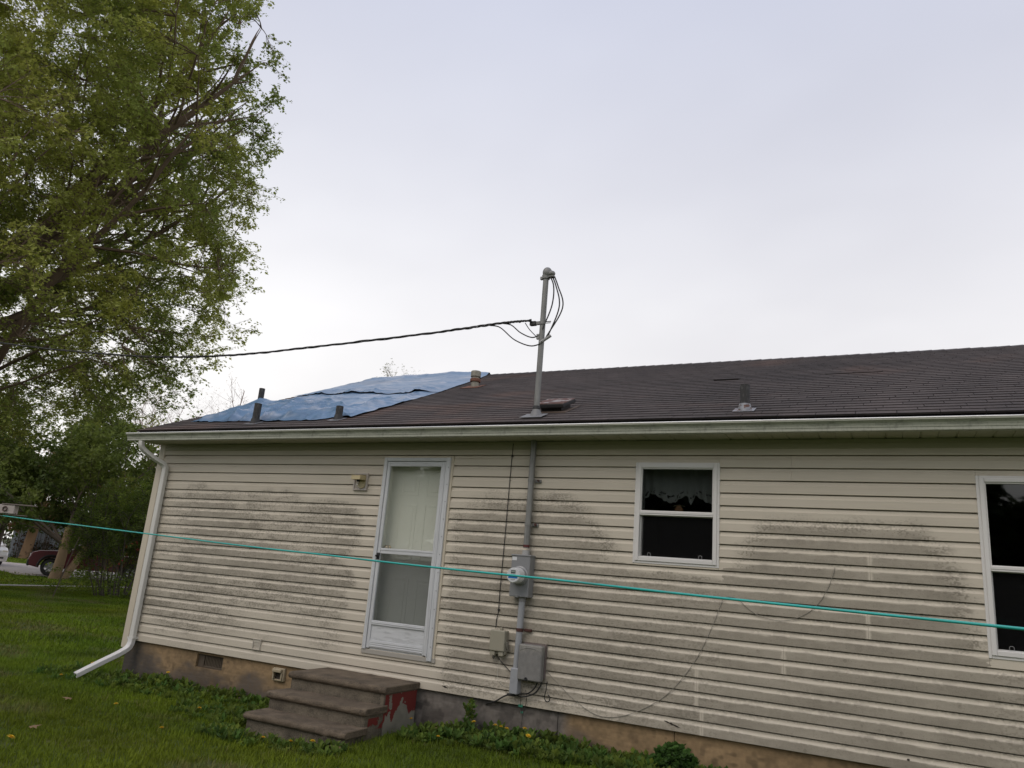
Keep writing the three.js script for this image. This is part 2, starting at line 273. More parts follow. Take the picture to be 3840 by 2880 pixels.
// torn vinyl at the bottom course: dark patches painted in for the shaded holes
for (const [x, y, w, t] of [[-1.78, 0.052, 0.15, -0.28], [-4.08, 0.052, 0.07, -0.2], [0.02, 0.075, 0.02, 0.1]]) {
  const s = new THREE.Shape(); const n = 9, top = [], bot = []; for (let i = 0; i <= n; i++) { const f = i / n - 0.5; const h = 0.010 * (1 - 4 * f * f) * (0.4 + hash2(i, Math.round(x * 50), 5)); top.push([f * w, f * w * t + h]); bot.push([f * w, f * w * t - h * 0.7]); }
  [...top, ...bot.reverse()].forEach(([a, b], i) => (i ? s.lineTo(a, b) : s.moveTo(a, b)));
  const g = new THREE.ExtrudeGeometry(s, { depth: 0.0012, bevelEnabled: false }); g.translate(x, y, 0.0185); part('torn_hole_shade', g, mat(0.03, 0.024, 0.018, 0.9), house, 'dark patch painted for the shaded gap of a ragged tear in the lowest siding board');
}

// ------------------------------------------------------------------ foundation
{
  const fx0 = -8.92, fx1 = WX1;
  const map = colTex(2048, 128, (u, v) => {
    const x = lerp(fx0, fx1, u), y = lerp(-0.8, 0.0, v), n = fbm(x * 3, y * 5, 4, 121), f = fbm(x * 30, y * 30, 3, 122), m = fbm(x * 1.3, y * 2, 3, 123);
    const gray = sstep(-6.1, -5.6, x + (n - 0.5) * 0.5) * sstep(-2.7, -2.85, x);
    let c = [lerp(0.27, 0.185, gray), lerp(0.185, 0.165, gray), lerp(0.098, 0.145, gray)];
    // soil splash with a ragged upper edge, black grime at the corner
    const splash = sstep(0.06, -0.12, y + 0.22 + (n - 0.5) * 0.5) * (0.55 + 0.5 * f);
    c = c.map((q, i) => lerp(q, [0.095, 0.08, 0.068][i], clamp(splash)));
    const corner = sstep(-8.25, -8.75, x + (n - 0.5) * 0.55 + (y + 0.2) * 0.5);
    c = c.map((q, i) => lerp(q, [0.055, 0.05, 0.045][i], clamp(corner * (0.6 + 0.5 * f))));
    const grit = gray * sstep(0.5, 0.66, fbm(x * 7, y * 6, 4, 127)) * 0.6; c = c.map((q) => q * (1 - grit * 0.6));
    const crack = sstep(0.55, 0.85, noise(x * 19, y * 27, 128)) * sstep(0.4, 0.7, n) * 0.4; const k = (0.66 + f * 0.5 + (m - 0.5) * 0.6) * (1 - crack); return c.map((q) => q * k);
  }, false);
  const bump = grayTex(512, 128, (u, v) => fbm(u * 120, v * 30, 3, 125));
  const mf = mat(1, 1, 1, 0.92, { map, bumpMap: bump, bumpScale: 0.006 });
  const uvFix = (g) => { const p = g.attributes.position, u = g.attributes.uv; for (let i = 0; i < p.count; i++) u.setXY(i, (p.getX(i) - fx0) / (fx1 - fx0), (p.getY(i) + 0.8) / 0.8); return g; };
  const fd = [];
  const fs = new THREE.Shape([[fx0, -0.8], [-2.863, -0.8], [-2.863, -0.002], [fx0, -0.002]].map((p) => new THREE.Vector2(...p))); fs.holes.push(new THREE.Path([[-7.627, -0.184], [-7.185, -0.184], [-7.185, -0.033], [-7.627, -0.033]].map((p) => new THREE.Vector2(...p))));
  fd.push(uvFix(new THREE.ExtrudeGeometry(fs, { depth: 0.198, bevelEnabled: false }).translate(0, 0, -0.22)), uvFix(box(-2.857, -1.773, -0.8, -0.002, -0.22, -0.0225)), uvFix(box(-1.767, fx1, -0.8, -0.002, -0.22, -0.022)));
  const fnd = part('foundation', fd, mf, house);
  part('foundation_core', box(fx0, fx1, -0.8, -0.004, -8.75, -0.225), mf, house);
  // recessed crawl space vent: cast frame with narrow upright bars
  const vm = mat(0.085, 0.065, 0.045, 0.8), barM = mat(0.11, 0.085, 0.058, 0.75);
  const fv = part('foundation_vent', frameRect(-7.626, -7.186, -0.183, -0.034, 0.10, 0.02, 0.02, 0.014, -0.10, -0.05, 0.004), vm, house, 'brown crawl space vent with upright bars');
  for (let i = 0; i < 13; i++) part('vent_bar', box(-7.515 + i * 0.025, -7.503 + i * 0.025, -0.163, -0.048, -0.09, -0.06), barM, fv);
}

// ------------------------------------------------------------------ soffit, fascia, gutter, downspout
{
  const soff = part('soffit', box(-9.05, WX1 + 0.2, 2.556, 2.575, 0.0, 0.30), darkIn, house);
  for (let x = -9.05, k = 0; x < WX1 + 0.2; x += 0.254, k++) {
    const a = x + 0.002, b = Math.min(x + 0.252, WX1 + 0.2), z0 = 0.018, z1 = 0.298, dy = (hash2(k, 3, 7) - 0.5) * 0.004;
    const sp = new THREE.Shape([[a, 2.542], [a + 0.116, 2.542], [a + 0.121, 2.550], [a + 0.131, 2.550], [a + 0.136, 2.542], [b, 2.542], [b, 2.556], [a, 2.556]].map((p) => new THREE.Vector2(p[0], p[1] + dy)));
    if (b - a < 0.2) continue; const g = new THREE.ExtrudeGeometry(sp, { depth: z1 - z0, bevelEnabled: false }); g.translate(0, 0, z0); part('soffit_panel', g, soffitMat, soff);
  }
  part('fascia', [box(-9.06, WX1 + 0.2, 2.535, 2.66, 0.300, 0.312)], mat(0.40, 0.39, 0.32, 0.5), house);
  const prof = [[0.313, 2.648], [0.313, 2.532], [0.378, 2.532], [0.381, 2.535], [0.382, 2.556], [0.386, 2.560], [0.3885, 2.575], [0.396, 2.592], [0.409, 2.604], [0.420, 2.611], [0.421, 2.626], [0.412, 2.630], [0.404, 2.626]];
  const gut = part('gutter', alongX(sheet(prof, 0.0022), -9.19, WX1 + 0.2), gutterMat, house);
  const cap = new THREE.Shape(prof.slice(0, -2).map(([z, y]) => new THREE.Vector2(-z, y))); const cg = new THREE.ExtrudeGeometry(cap, { depth: 0.003, bevelEnabled: false }); cg.rotateY(Math.PI / 2); cg.translate(-9.194, 0, 0);
  part('end_cap', cg, gutterMat, gut); part('gutter_lip_highlight', alongX(Array.from({ length: 10 }, (_, i) => [0.4175 + 0.0075 * Math.cos(i / 10 * Math.PI * 2), 2.6265 + 0.0065 * Math.sin(i / 10 * Math.PI * 2)]), -9.19, WX1 + 0.2), mat(0.84, 0.83, 0.81, 0.16, { clearcoat: 1, clearcoatRoughness: 0.08 }), gut);  // lip bead coloured white and glossy to imitate the sky highlight
  part('drip_edge', alongX([[0.314, 2.648], [0.322, 2.648], [0.322, 2.662], [0.314, 2.668]], -9.08, WX1 + 0.2), mat(0.6, 0.58, 0.54, 0.4), gut);
  // downspout: corrugated rectangle swept along a path
  const spout = (pts, w, d) => {
    const P = [], I = [], N = 24; const ring = [];
    for (let k = 0; k < N; k++) { const a = (k / N) * Math.PI * 2; const c = Math.cos(a), s2 = Math.sin(a); const e = 0.28; let x = Math.sign(c) * Math.pow(Math.abs(c), e) * w / 2, y = Math.sign(s2) * Math.pow(Math.abs(s2), e) * d / 2; const rib = 1 - 0.05 * (Math.cos(a * 8) > 0.3 ? 1 : 0); ring.push([x * rib, y * rib]); }
    const c = new THREE.CatmullRomCurve3(pts.map((p) => V(...p)), false, 'centripetal', 0.5); const S = pts.length * 10;
    for (let i = 0; i <= S; i++) { const p = c.getPoint(i / S), t = c.getTangent(i / S); const ux = V(1, 0, 0).addScaledVector(t, -t.x).normalize(), uy = t.clone().cross(ux).normalize(); for (const [a, b] of ring) { const q = p.clone().addScaledVector(ux, a).addScaledVector(uy, b); P.push(q.x, q.y, q.z); } }
    for (let i = 0; i < S; i++) for (let k = 0; k < N; k++) { const a = i * N + k, b = i * N + (k + 1) % N; I.push(a, b, a + N, b, b + N, a + N); }
    const g = new THREE.BufferGeometry(); g.setAttribute('position', new THREE.Float32BufferAttribute(P, 3)); g.setIndex(I); g.computeVertexNormals(); return g;
  };
  const ds = part('downspout', spout([[-8.735, 2.21, 0.062], [-8.735, 1.4, 0.060], [-8.735, 0.6, 0.060], [-8.735, 0.0, 0.060]], 0.078, 0.058), spoutMat, house);
  part('elbow', spout([[-8.93, 2.545, 0.352], [-8.93, 2.47, 0.345], [-8.915, 2.42, 0.31], [-8.83, 2.32, 0.18], [-8.755, 2.255, 0.085], [-8.735, 2.215, 0.066], [-8.735, 2.15, 0.064]], 0.074, 0.054), spoutMat, ds);
  part('extension', spout([[-8.735, 0.03, 0.064], [-8.735, -0.03, 0.066], [-8.745, -0.085, 0.085], [-8.77, -0.145, 0.16], [-8.83, -0.26, 0.37], [-8.895, -0.395, 0.62]], 0.083, 0.062), mat(0.70, 0.69, 0.68, 0.4), ds, 'white lower extension kicked out onto the grass');
  part('strap', [box(-8.79, -8.68, 0.02, 0.045, 0.012, 0.094)].map((g) => g), spoutMat, ds);
}

// ------------------------------------------------------------------ roof: deck, shingles, ridge
const TH = Math.atan(5 / 12), CT = Math.cos(TH), ST = Math.sin(TH), EZ = 0.352, EY = 4.63 - (EZ + 4.35) * 5 / 12, SMAX = (EZ + 4.35) / CT, RX0 = -9.085, RX1 = WX1 + 0.2;
const roofP = (x, s, n = 0) => [x, EY + s * ST + n * CT, EZ - s * CT + n * ST];
const roofMap = colTex(2048, 512, (u, v) => {
  const x = lerp(RX0, RX1, u), s = v * SMAX; const n = fbm(x * 1.1, s * 0.8, 4, 131), f = noise(x * 70, s * 70, 133), m = fbm(x * 4, s * 2.5, 3, 134);
  const red = sstep(0.56, 0.76, fbm(x * 0.7 + 7, s * 0.9, 4, 135));
  let c = [lerp(0.070, 0.100, red), lerp(0.055, 0.065, red), lerp(0.050, 0.052, red)];
  const k = 0.50 + n * 0.66 + (f - 0.5) * 0.42 + (m - 0.5) * 0.4; return c.map((q) => q * k);
}, false);
const roofMats = [0.90, 0.96, 1.0, 1.04, 1.09].map((k) => mat(k, k, k, 0.92, { map: roofMap, vertexColors: true }));
const roofDark = mat(0.03, 0.026, 0.026, 0.95);
const roof = (() => {
  const top = alongX([[EZ - 0.03, EY - 0.035], [EZ - 0.03, EY - 0.006 - 0.0], [-4.35, 4.63 - 0.008], [-9.05, 4.63 - 0.008 - 4.70 * 5 / 12], [-9.05, 4.63 - 0.05 - 4.70 * 5 / 12], [-4.35, 4.63 - 0.06]], RX0, RX1);
  return part('roof', top, roofDark, house);
})();
{
  const EXPO = SMAX / 36, tabs = []; const R = rng(77);
  const half = 0.3048;
  for (let c = 0; c < 36; c++) {
    let x = RX0 - (c % 2 ? half * 0.5 : 0) - (Math.floor(c / 2) % 3) * 0.1;
    for (; x < RX1; x += half) {
      const a = Math.max(x + 0.0025, RX0), b = Math.min(x + half - 0.0025 + 0, RX1); if (b - a < 0.04) continue;
      const s0 = c * EXPO + (R() - 0.5) * 0.006, s1 = (c + 1) * EXPO + 0.035; const j = (R() - 0.5) * 0.005; let lift = 0.0105 + R() * 0.0015;
      if (Math.abs(x + 2.0) < 0.13 && c === 19) lift = 0.024; if (Math.abs(x + 0.5) < 0.16 && c === 20) lift = 0.017;
            const sT = Math.min(s1, SMAX);
      const A = roofP(a, s0 + j, lift), B = roofP(b, s0 - j, lift), C = roofP(b, sT, 0.0012 + 0.003), D = roofP(a, sT, 0.0012 + 0.003), A0 = roofP(a, s0 + j, -0.006), B0 = roofP(b, s0 - j, -0.006), C0 = roofP(b, sT, -0.006), D0 = roofP(a, sT, -0.006);
      const P = [], U = [], K = []; const quad = (k, ...q) => { for (const p of [q[0], q[1], q[2], q[0], q[2], q[3]]) { P.push(...p); K.push(k, k, k); U.push((p[0] - RX0) / (RX1 - RX0), (EZ - p[2]) / CT / SMAX); } };
      quad(1, A, B, C, D); quad(0.3, A0, B0, B, A); quad(0.3, D0, A0, A, D); quad(0.3, B0, C0, C, B);      // cut edges are bare black asphalt
      const g = new THREE.BufferGeometry(); g.setAttribute('position', new THREE.Float32BufferAttribute(P, 3)); g.setAttribute('uv', new THREE.Float32BufferAttribute(U, 2)); g.setAttribute('color', new THREE.Float32BufferAttribute(K, 3)); g.computeVertexNormals();
      // how large it shows: inside the field of view, near, facing the viewer, not under the tarpaulin
      const mid = V((a + b) / 2, A[1], A[2]); const d = mid.clone().sub(camera.position); const vis = mid.x < 0.95 && !(mid.x < -5.95 && s0 > 0.5); const dist = d.length(); const face = Math.abs(d.normalize().dot(V(0, CT, ST)));
      tabs.push({ g, k: Math.floor(R() * 5), score: vis ? face / (dist * dist) : 0 });
    }
  }
  tabs.sort((p, q) => q.score - p.score);
  tabs.slice(0, 300).forEach((t) => part('shingle', t.g, roofMats[t.k], roof));
  const rest = tabs.slice(300); const geos = rest.map((t) => { const c = t.g.attributes.color.array, k = [0.90, 0.96, 1, 1.04, 1.09][t.k]; for (let i = 0; i < c.length; i++) c[i] *= k; return t.g; });
  const o = sh(new THREE.Mesh(mergeGeometries(geos, false), mat(1, 1, 1, 0.92, { map: roofMap, vertexColors: true }))); o.name = 'shingle_courses'; o.userData.kind = 'stuff'; roof.add(o);
  // ridge shingles, folded over the peak and lapped
  const rm = [0.055, 0.065, 0.075].map((k) => mat(k * 1.08, k * 0.95, k * 0.95, 0.92));
  for (let x = RX0, k = 0; x < RX1; x += 0.15, k++) {
    const a = x, b = Math.min(x + 0.2, RX1), t0 = 0.014 + 0.004 * hash2(k, 1, 3), t1 = 0.008, w = 0.15 + 0.01 * hash2(k, 2, 3);
    const P = []; const quad = (...q) => { for (const p of [q[0], q[1], q[2], q[0], q[2], q[3]]) P.push(...p); };
    const pt = (xx, side, n) => [xx, 4.63 - w * ST + n * CT, -4.35 + side * (w * CT) + side * n * ST], rd = (xx, n) => [xx, 4.63 + n * 1.05, -4.35];
    const lift = (xx) => (xx === a ? t1 : t0);
    quad(pt(a, 1, lift(a)), pt(b, 1, lift(b)), rd(b, lift(b)), rd(a, lift(a))); quad(rd(a, lift(a)), rd(b, lift(b)), pt(b, -1, lift(b)), pt(a, -1, lift(a)));
    quad(pt(a, 1, -0.01), pt(b, 1, -0.01), pt(b, 1, lift(b)), pt(a, 1, lift(a))); quad(pt(b, 1, -0.01), rd(b, -0.01), rd(b, lift(b)), pt(b, 1, lift(b)));
    const g = new THREE.BufferGeometry(); g.setAttribute('position', new THREE.Float32BufferAttribute(P, 3)); g.computeVertexNormals(); part('ridge_shingle', g, rm[k % 3], roof);
  }
  part('rake_trim', [new THREE.BoxGeometry(0.02, 0.12, SMAX).rotateX(TH).translate(RX0 + 0.02, ...roofP(0, SMAX / 2, -0.075).slice(1)), new THREE.BoxGeometry(0.02, 0.12, SMAX).rotateX(-TH).translate(RX0 + 0.02, roofP(0, SMAX / 2, -0.075)[1], -8.7 - roofP(0, SMAX / 2, -0.075)[2])], mat(0.4, 0.39, 0.32, 0.5), house);
}

// ------------------------------------------------------------------ storm door
{
  const door = new THREE.Group(); door.name = 'storm_door'; door.userData.label = 'white storm door with two glass panes and dented kick panel'; house.add(door);
  const [x0, x1, y0, y1] = DOOR;
  part('casing', [...frameRect(x0, x1, y0 - 0.0, y1, 0.022, 0.03, 0.0141, 0.022, -0.01, 0.026, 0.004)], trimCream, door);
  part('door_frame', [rbox(x0 + 0.018, x0 + 0.062, y0 + 0.012, y1 - 0.02, -0.04, 0.042, 0.006), rbox(x1 - 0.085, x1 - 0.028, y0 - 0.02, y1 - 0.02, -0.04, 0.045, 0.006), rbox(x0 + 0.062, x1 - 0.085, y1 - 0.062, y1 - 0.0215, -0.04, 0.041, 0.006)], whiteAlu, door);
  part('hinge', [cyl([x1 - 0.088, y0 + 0.02, 0.046], [x1 - 0.088, y0 + 0.3, 0.046], 0.0055), cyl([x1 - 0.088, y0 + 0.31, 0.046], [x1 - 0.088, y1 - 0.07, 0.046], 0.0055)], whiteAlu, door);
  for (let i = 0; i < 11; i++) { part('screw', new THREE.CylinderGeometry(0.005, 0.005, 0.004, 8).rotateX(Math.PI / 2).translate(x1 - 0.045, y0 + 0.12 + i * 0.185, 0.0462), grayMetal, door); }
  // sash: stiles and rails
  const a = x0 + 0.066, b = x1 - 0.094, gx0 = -5.062, gx1 = -4.385;
  part('stile', rbox(a, gx0, y0 + 0.025, y1 - 0.066, 0.0, 0.032, 0.005), whiteAlu, door);
  part('stile', rbox(gx1, b, y0 + 0.025, y1 - 0.066, 0.0, 0.032, 0.005), whiteAlu, door);
  part('top_rail', rbox(gx0, gx1, 2.268, y1 - 0.067, 0.001, 0.0305, 0.005), whiteAlu, door);
  part('middle_rail', [rbox(gx0, gx1, 1.338, 1.362, 0.0, 0.030, 0.004), rbox(gx0, gx1, 1.303, 1.337, -0.006, 0.026, 0.004)], whiteAlu, door);
  part('lower_rail', [rbox(gx0, gx1, 0.555, 0.60, 0.0, 0.034, 0.005), rbox(gx0 + 0.001, gx1 - 0.001, 0.575, 0.582, 0.02, 0.038, 0.002)], whiteAlu, door);
  part('kick_panel', rbox(gx0, gx1, 0.40, 0.556, 0.004, 0.020, 0.003), whiteAlu, door);
  part('bottom_rail', [rbox(gx0, gx1, 0.325, 0.40, 0.001, 0.030, 0.004), ...[0, 1, 2].map((k) => rbox(gx0, gx1, 0.337 + k * 0.02, 0.343 + k * 0.02, 0.02, 0.034, 0.002)), box(gx0, gx1, 0.305, 0.325, 0.006, 0.012)], whiteAlu, door);
  part('pane', box(gx0 - 0.004, gx1 + 0.004, 1.358, 2.272, 0.012, 0.016), glassClear, door, 'upper glass pane of storm door');
  part('pane', box(gx0 - 0.004, gx1 + 0.004, 0.597, 1.306, 0.006, 0.010), glassDim, door, 'lower screened pane of storm door');
  part('latch', [rbox(a + 0.005, a + 0.04, 1.24, 1.31, 0.03, 0.046, 0.004), rbox(a + 0.008, a + 0.03, 1.265, 1.285, 0.046, 0.075, 0.004)], blackRubber, door);
  part('sill', box(x0 + 0.01, x1 + 0.01, y0 - 0.03, y0 + 0.012, -0.03, 0.03), mat(0.36, 0.34, 0.3, 0.6), door);
  // the house door inside, with raised panels
  const inner = mat(0.78, 0.775, 0.72, 0.5), zd = -0.105;
  const dl = [box(x0 + 0.03, x1 - 0.03, y0 + 0.03, y1 - 0.03, zd - 0.04, zd)];
  const id = part('inner_door', dl, inner, door);
  for (const [pa, pb, qa, qb] of [[0.19, 0.43, 1.96, 2.2], [0.53, 0.77, 1.96, 2.2], [0.19, 0.43, 1.25, 1.86], [0.53, 0.77, 1.25, 1.86], [0.19, 0.43, 0.5, 1.06], [0.53, 0.77, 0.5, 1.06]]) part('raised_panel', [...frameRect(x0 + pa, x0 + pb, qa, qb, 0.02, 0.02, 0.02, 0.02, zd - 0.001, zd + 0.004, 0.002), rbox(x0 + pa + 0.045, x0 + pb - 0.045, qa + 0.045, qb - 0.045, zd - 0.001, zd + 0.0035, 0.003)], inner, id);
  const brass = mat(0.35, 0.28, 0.17, 0.35, { metalness: 0.8 });
  const kn = new THREE.LatheGeometry([[0, 0], [0.032, 0], [0.032, 0.006], [0.012, 0.012], [0.012, 0.03], [0.026, 0.042], [0.028, 0.056], [0.018, 0.066], [0, 0.068]].map((p) => new THREE.Vector2(...p)), 20); kn.rotateX(Math.PI / 2); kn.translate(x0 + 0.115, 1.37, zd);
  part('knob', kn, brass, id);
  part('jamb', [box(x0 + 0.03, x0 + 0.06, y0 + 0.03, y1 - 0.03, zd, -0.04), box(x1 - 0.06, x1 - 0.03, y0 + 0.03, y1 - 0.03, zd, -0.04), box(x0 + 0.06, x1 - 0.06, y1 - 0.06, y1 - 0.031, zd, -0.04)], inner, door);
  part('chain', [tube([[x1 - 0.18, 2.25, -0.02], [x1 - 0.17, 2.12, -0.03], [x1 - 0.16, 2.2, -0.035], [x1 - 0.13, 2.26, -0.02]], 0.003, 20, 5), tube([[x1 - 0.13, 2.25, -0.02], [x1 - 0.14, 2.0, -0.02], [x1 - 0.15, 1.84, -0.02]], 0.003, 16, 5)], grayMetal, door);
}

// ------------------------------------------------------------------ windows
function windowUnit(rect, meet, label, extra) {
  const [x0, x1, y0, y1] = rect, w = new THREE.Group(); w.name = 'window'; w.userData.label = label; house.add(w);
  part('outer_frame', frameRect(x0, x1, y0, y1, 0.024, 0.024, 0.024, 0.024, -0.01, 0.024, 0.005), whiteVinyl, w);
  part('frame', frameRect(x0 + 0.022, x1 - 0.022, y0 + 0.022, y1 - 0.022, 0.034, 0.034, 0.04, 0.03, -0.06, 0.034, 0.006), whiteVinyl, w);
  const a = x0 + 0.054, b = x1 - 0.054, c = y0 + 0.058, d = y1 - 0.05;
  part('upper_sash', frameRect(a, b, meet - 0.018, d, 0.013, 0.013, 0.03, 0.013, -0.03, 0.022, 0.004), whiteVinyl, w);
  part('meeting_rail', [rbox(x0 + 0.05, x1 - 0.05, meet - 0.018, meet + 0.006, -0.02, 0.03, 0.004), rbox(x0 + 0.045, x1 - 0.045, meet - 0.032, meet - 0.017, -0.02, 0.026, 0.003)], whiteVinyl, w);
  part('lower_sash', frameRect(a, b, c, meet - 0.03, 0.016, 0.016, 0.012, 0.004, -0.056, -0.02, 0.003), whiteVinyl, w);
  part('pane', box(a + 0.008, b - 0.008, meet + 0.004, d - 0.009, 0.0, 0.004), glassWin, w, 'upper glass pane');
  part('pane', box(a + 0.01, b - 0.01, c + 0.008, meet - 0.026, -0.045, -0.041), glassWin, w, 'lower glass pane');
  // dark fly screen over the lower half: fine wires
  const sm = mat(0.006, 0.006, 0.007, 0.9);
  const wires = []; const n = Math.floor((b - a) / 0.008); for (let i = 1; i < n; i++) wires.push(box(a + i * 0.008, a + i * 0.008 + 0.0012, c + 0.002, meet - 0.03, -0.0105, -0.0095)); const m = Math.floor((meet - 0.03 - c) / 0.008); for (let i = 1; i < m; i++) wires.push(box(a + 0.002, b - 0.002, c + i * 0.008, c + i * 0.008 + 0.0012, -0.0094, -0.0084));
  const scr = part('fly_screen', wires, sm, w); scr.userData.kind = 'stuff';
  part('screen_frame', frameRect(a, b, c, meet - 0.03, 0.012, 0.012, 0.012, 0.008, -0.014, -0.006, 0.002), mat(0.55, 0.55, 0.53, 0.5), w);
  for (const f of [0.14, 0.83]) part('screen_tab', tube([[lerp(a, b, f) - 0.014, c + 0.01, 0.0], [lerp(a, b, f) - 0.012, c + 0.038, 0.0], [lerp(a, b, f) + 0.012, c + 0.038, 0.0], [lerp(a, b, f) + 0.014, c + 0.01, 0.0]], 0.0016, 16, 5), mat(0.35, 0.35, 0.35, 0.5), w);
  part('jamb', [box(x0 + 0.03, x0 + 0.05, y0 + 0.03, y1 - 0.03, -0.15, -0.06), box(x1 - 0.05, x1 - 0.03, y0 + 0.03, y1 - 0.03, -0.15, -0.06), box(x0 + 0.05, x1 - 0.05, y0 + 0.03, y0 + 0.045, -0.17, -0.062)], mat(0.5, 0.49, 0.46, 0.6), w);
  return w;
}
windowUnit(WIN1, 1.862, 'small white sash window with lace valance inside');
windowUnit(WIN2, 1.535, 'tall white sash window cut by the right edge of the photo');
{ // lace valance inside the first window
  const x0 = -2.16, x1 = -1.42, yt = 2.32, N = 240, P = [], I = [], rows = 26;
  const bottom = (u) => { const k = Math.abs(((u * 2.0 + 0.15) % 1) - 0.5) * 2; return 2.02 - 0.055 * (1 - k) * 0 + 0.05 * Math.cos((u - 0.62) * Math.PI * 2 * 1.9) * 0.8 - 0.012 * Math.abs(Math.sin(u * Math.PI * 13)) - (Math.abs(u - 0.62) < 0.05 ? 0.11 * (1 - Math.abs(u - 0.62) / 0.05) : 0) - (u < 0.07 ? 0.03 : 0); };
  for (let j = 0; j <= rows; j++) for (let i = 0; i <= N; i++) { const u = i / N, v = j / rows; P.push(lerp(x0, x1, u), lerp(yt, bottom(u), v), -0.17 + 0.014 * Math.sin(u * 46 + Math.sin(u * 9) * 2) * (0.5 + 0.5 * v)); }
  const holes = []; const H = rng(12); for (let k = 0; k < 46; k++) holes.push([H() * 1, 0.78 + 0.19 * H(), 0.008 + 0.006 * H()]);
  for (let j = 0; j < rows; j++) for (let i = 0; i < N; i++) { const u = (i + 0.5) / N, v = (j + 0.5) / rows; if (holes.some(([a, b, r]) => Math.hypot(u - a, (v - b) * 0.5) < r)) continue; const a = j * (N + 1) + i; I.push(a, a + N + 1, a + 1, a + 1, a + N + 1, a + N + 2); }
  const g = new THREE.BufferGeometry(); g.setAttribute('position', new THREE.Float32BufferAttribute(P, 3)); g.setIndex(I); g.computeVertexNormals();
  single('lace_valance', 'white scalloped lace valance hanging behind the small window', 'curtain', g, mat(0.85, 0.85, 0.80, 0.95, { side: THREE.DoubleSide, transmission: 0.3, thickness: 0 }));
  const bottle = new THREE.LatheGeometry([[0, 0], [0.036, 0], [0.04, 0.01], [0.04, 0.10], [0.026, 0.13], [0.024, 0.16], [0.03, 0.165], [0, 0.17]].map((p) => new THREE.Vector2(...p)), 16); const t = thing('ornament', 'small brown ornament standing inside the small window', 'ornament'); t.position.set(-1.80, 1.872, -0.02 - 0.1);
  bottle.scale(1, 0.42, 0.6); part('body', bottle, mat(0.4, 0.2, 0.09, 0.6), t); part('leaf_top', [box(-0.02, 0.035, 0.071, 0.076, -0.01, 0.012).rotateZ(-0.25), box(-0.03, 0.01, 0.071, 0.076, -0.01, 0.012).rotateZ(0.3)], mat(0.35, 0.33, 0.2, 0.8), t);
  // inner shelf that carries it
  part('inner_sill', box(-2.14, -1.45, 1.85, 1.871, -0.155, -0.065), mat(0.4, 0.38, 0.34, 0.6), house);
}
// inner wall vents and small fittings of the house
{
  const vm = mat(0.47, 0.43, 0.36, 0.6); const t = thing('dryer_vent', 'small cream louvred vent hood low on the siding left of the steps', 'vent');
  t.position.set(-6.655, 0.115, 0); part('frame', frameRect(-0.062, 0.062, 0, 0.125, 0.012, 0.012, 0.012, 0.012, 0.0, 0.032, 0.004), vm, t); for (let k = 0; k < 3; k++) part('louvre', box(-0.05, 0.05, 0.014 + k * 0.034, 0.046 + k * 0.034, 0.012, 0.018).rotateX(0).translate(0, 0, 0.003 * k), vm, t); part('back', box(-0.05, 0.05, 0.012, 0.113, 0.001, 0.008), mat(0.16, 0.15, 0.13, 0.9), t);
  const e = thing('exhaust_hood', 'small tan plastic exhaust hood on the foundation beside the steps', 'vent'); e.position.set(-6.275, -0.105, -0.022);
  const em = mat(0.36, 0.30, 0.20, 0.6); part('flange', frameRect(-0.085, 0.085, -0.07, 0.07, 0.025, 0.025, 0.02, 0.04, 0, 0.035, 0.008), em, e); part('hood', [rbox(-0.065, 0.065, 0.022, 0.062, 0.03, 0.075, 0.012), rbox(-0.07, -0.05, -0.05, 0.03, 0.03, 0.055, 0.006), rbox(0.05, 0.07, -0.05, 0.03, 0.03, 0.055, 0.006)], em, e); part('opening_shade_panel', box(-0.058, 0.058, -0.05, 0.03, 0.001, 0.012), mat(0.06, 0.05, 0.04, 0.9), e);  // last part: dark-coloured panel standing in for the shade inside the hood
}

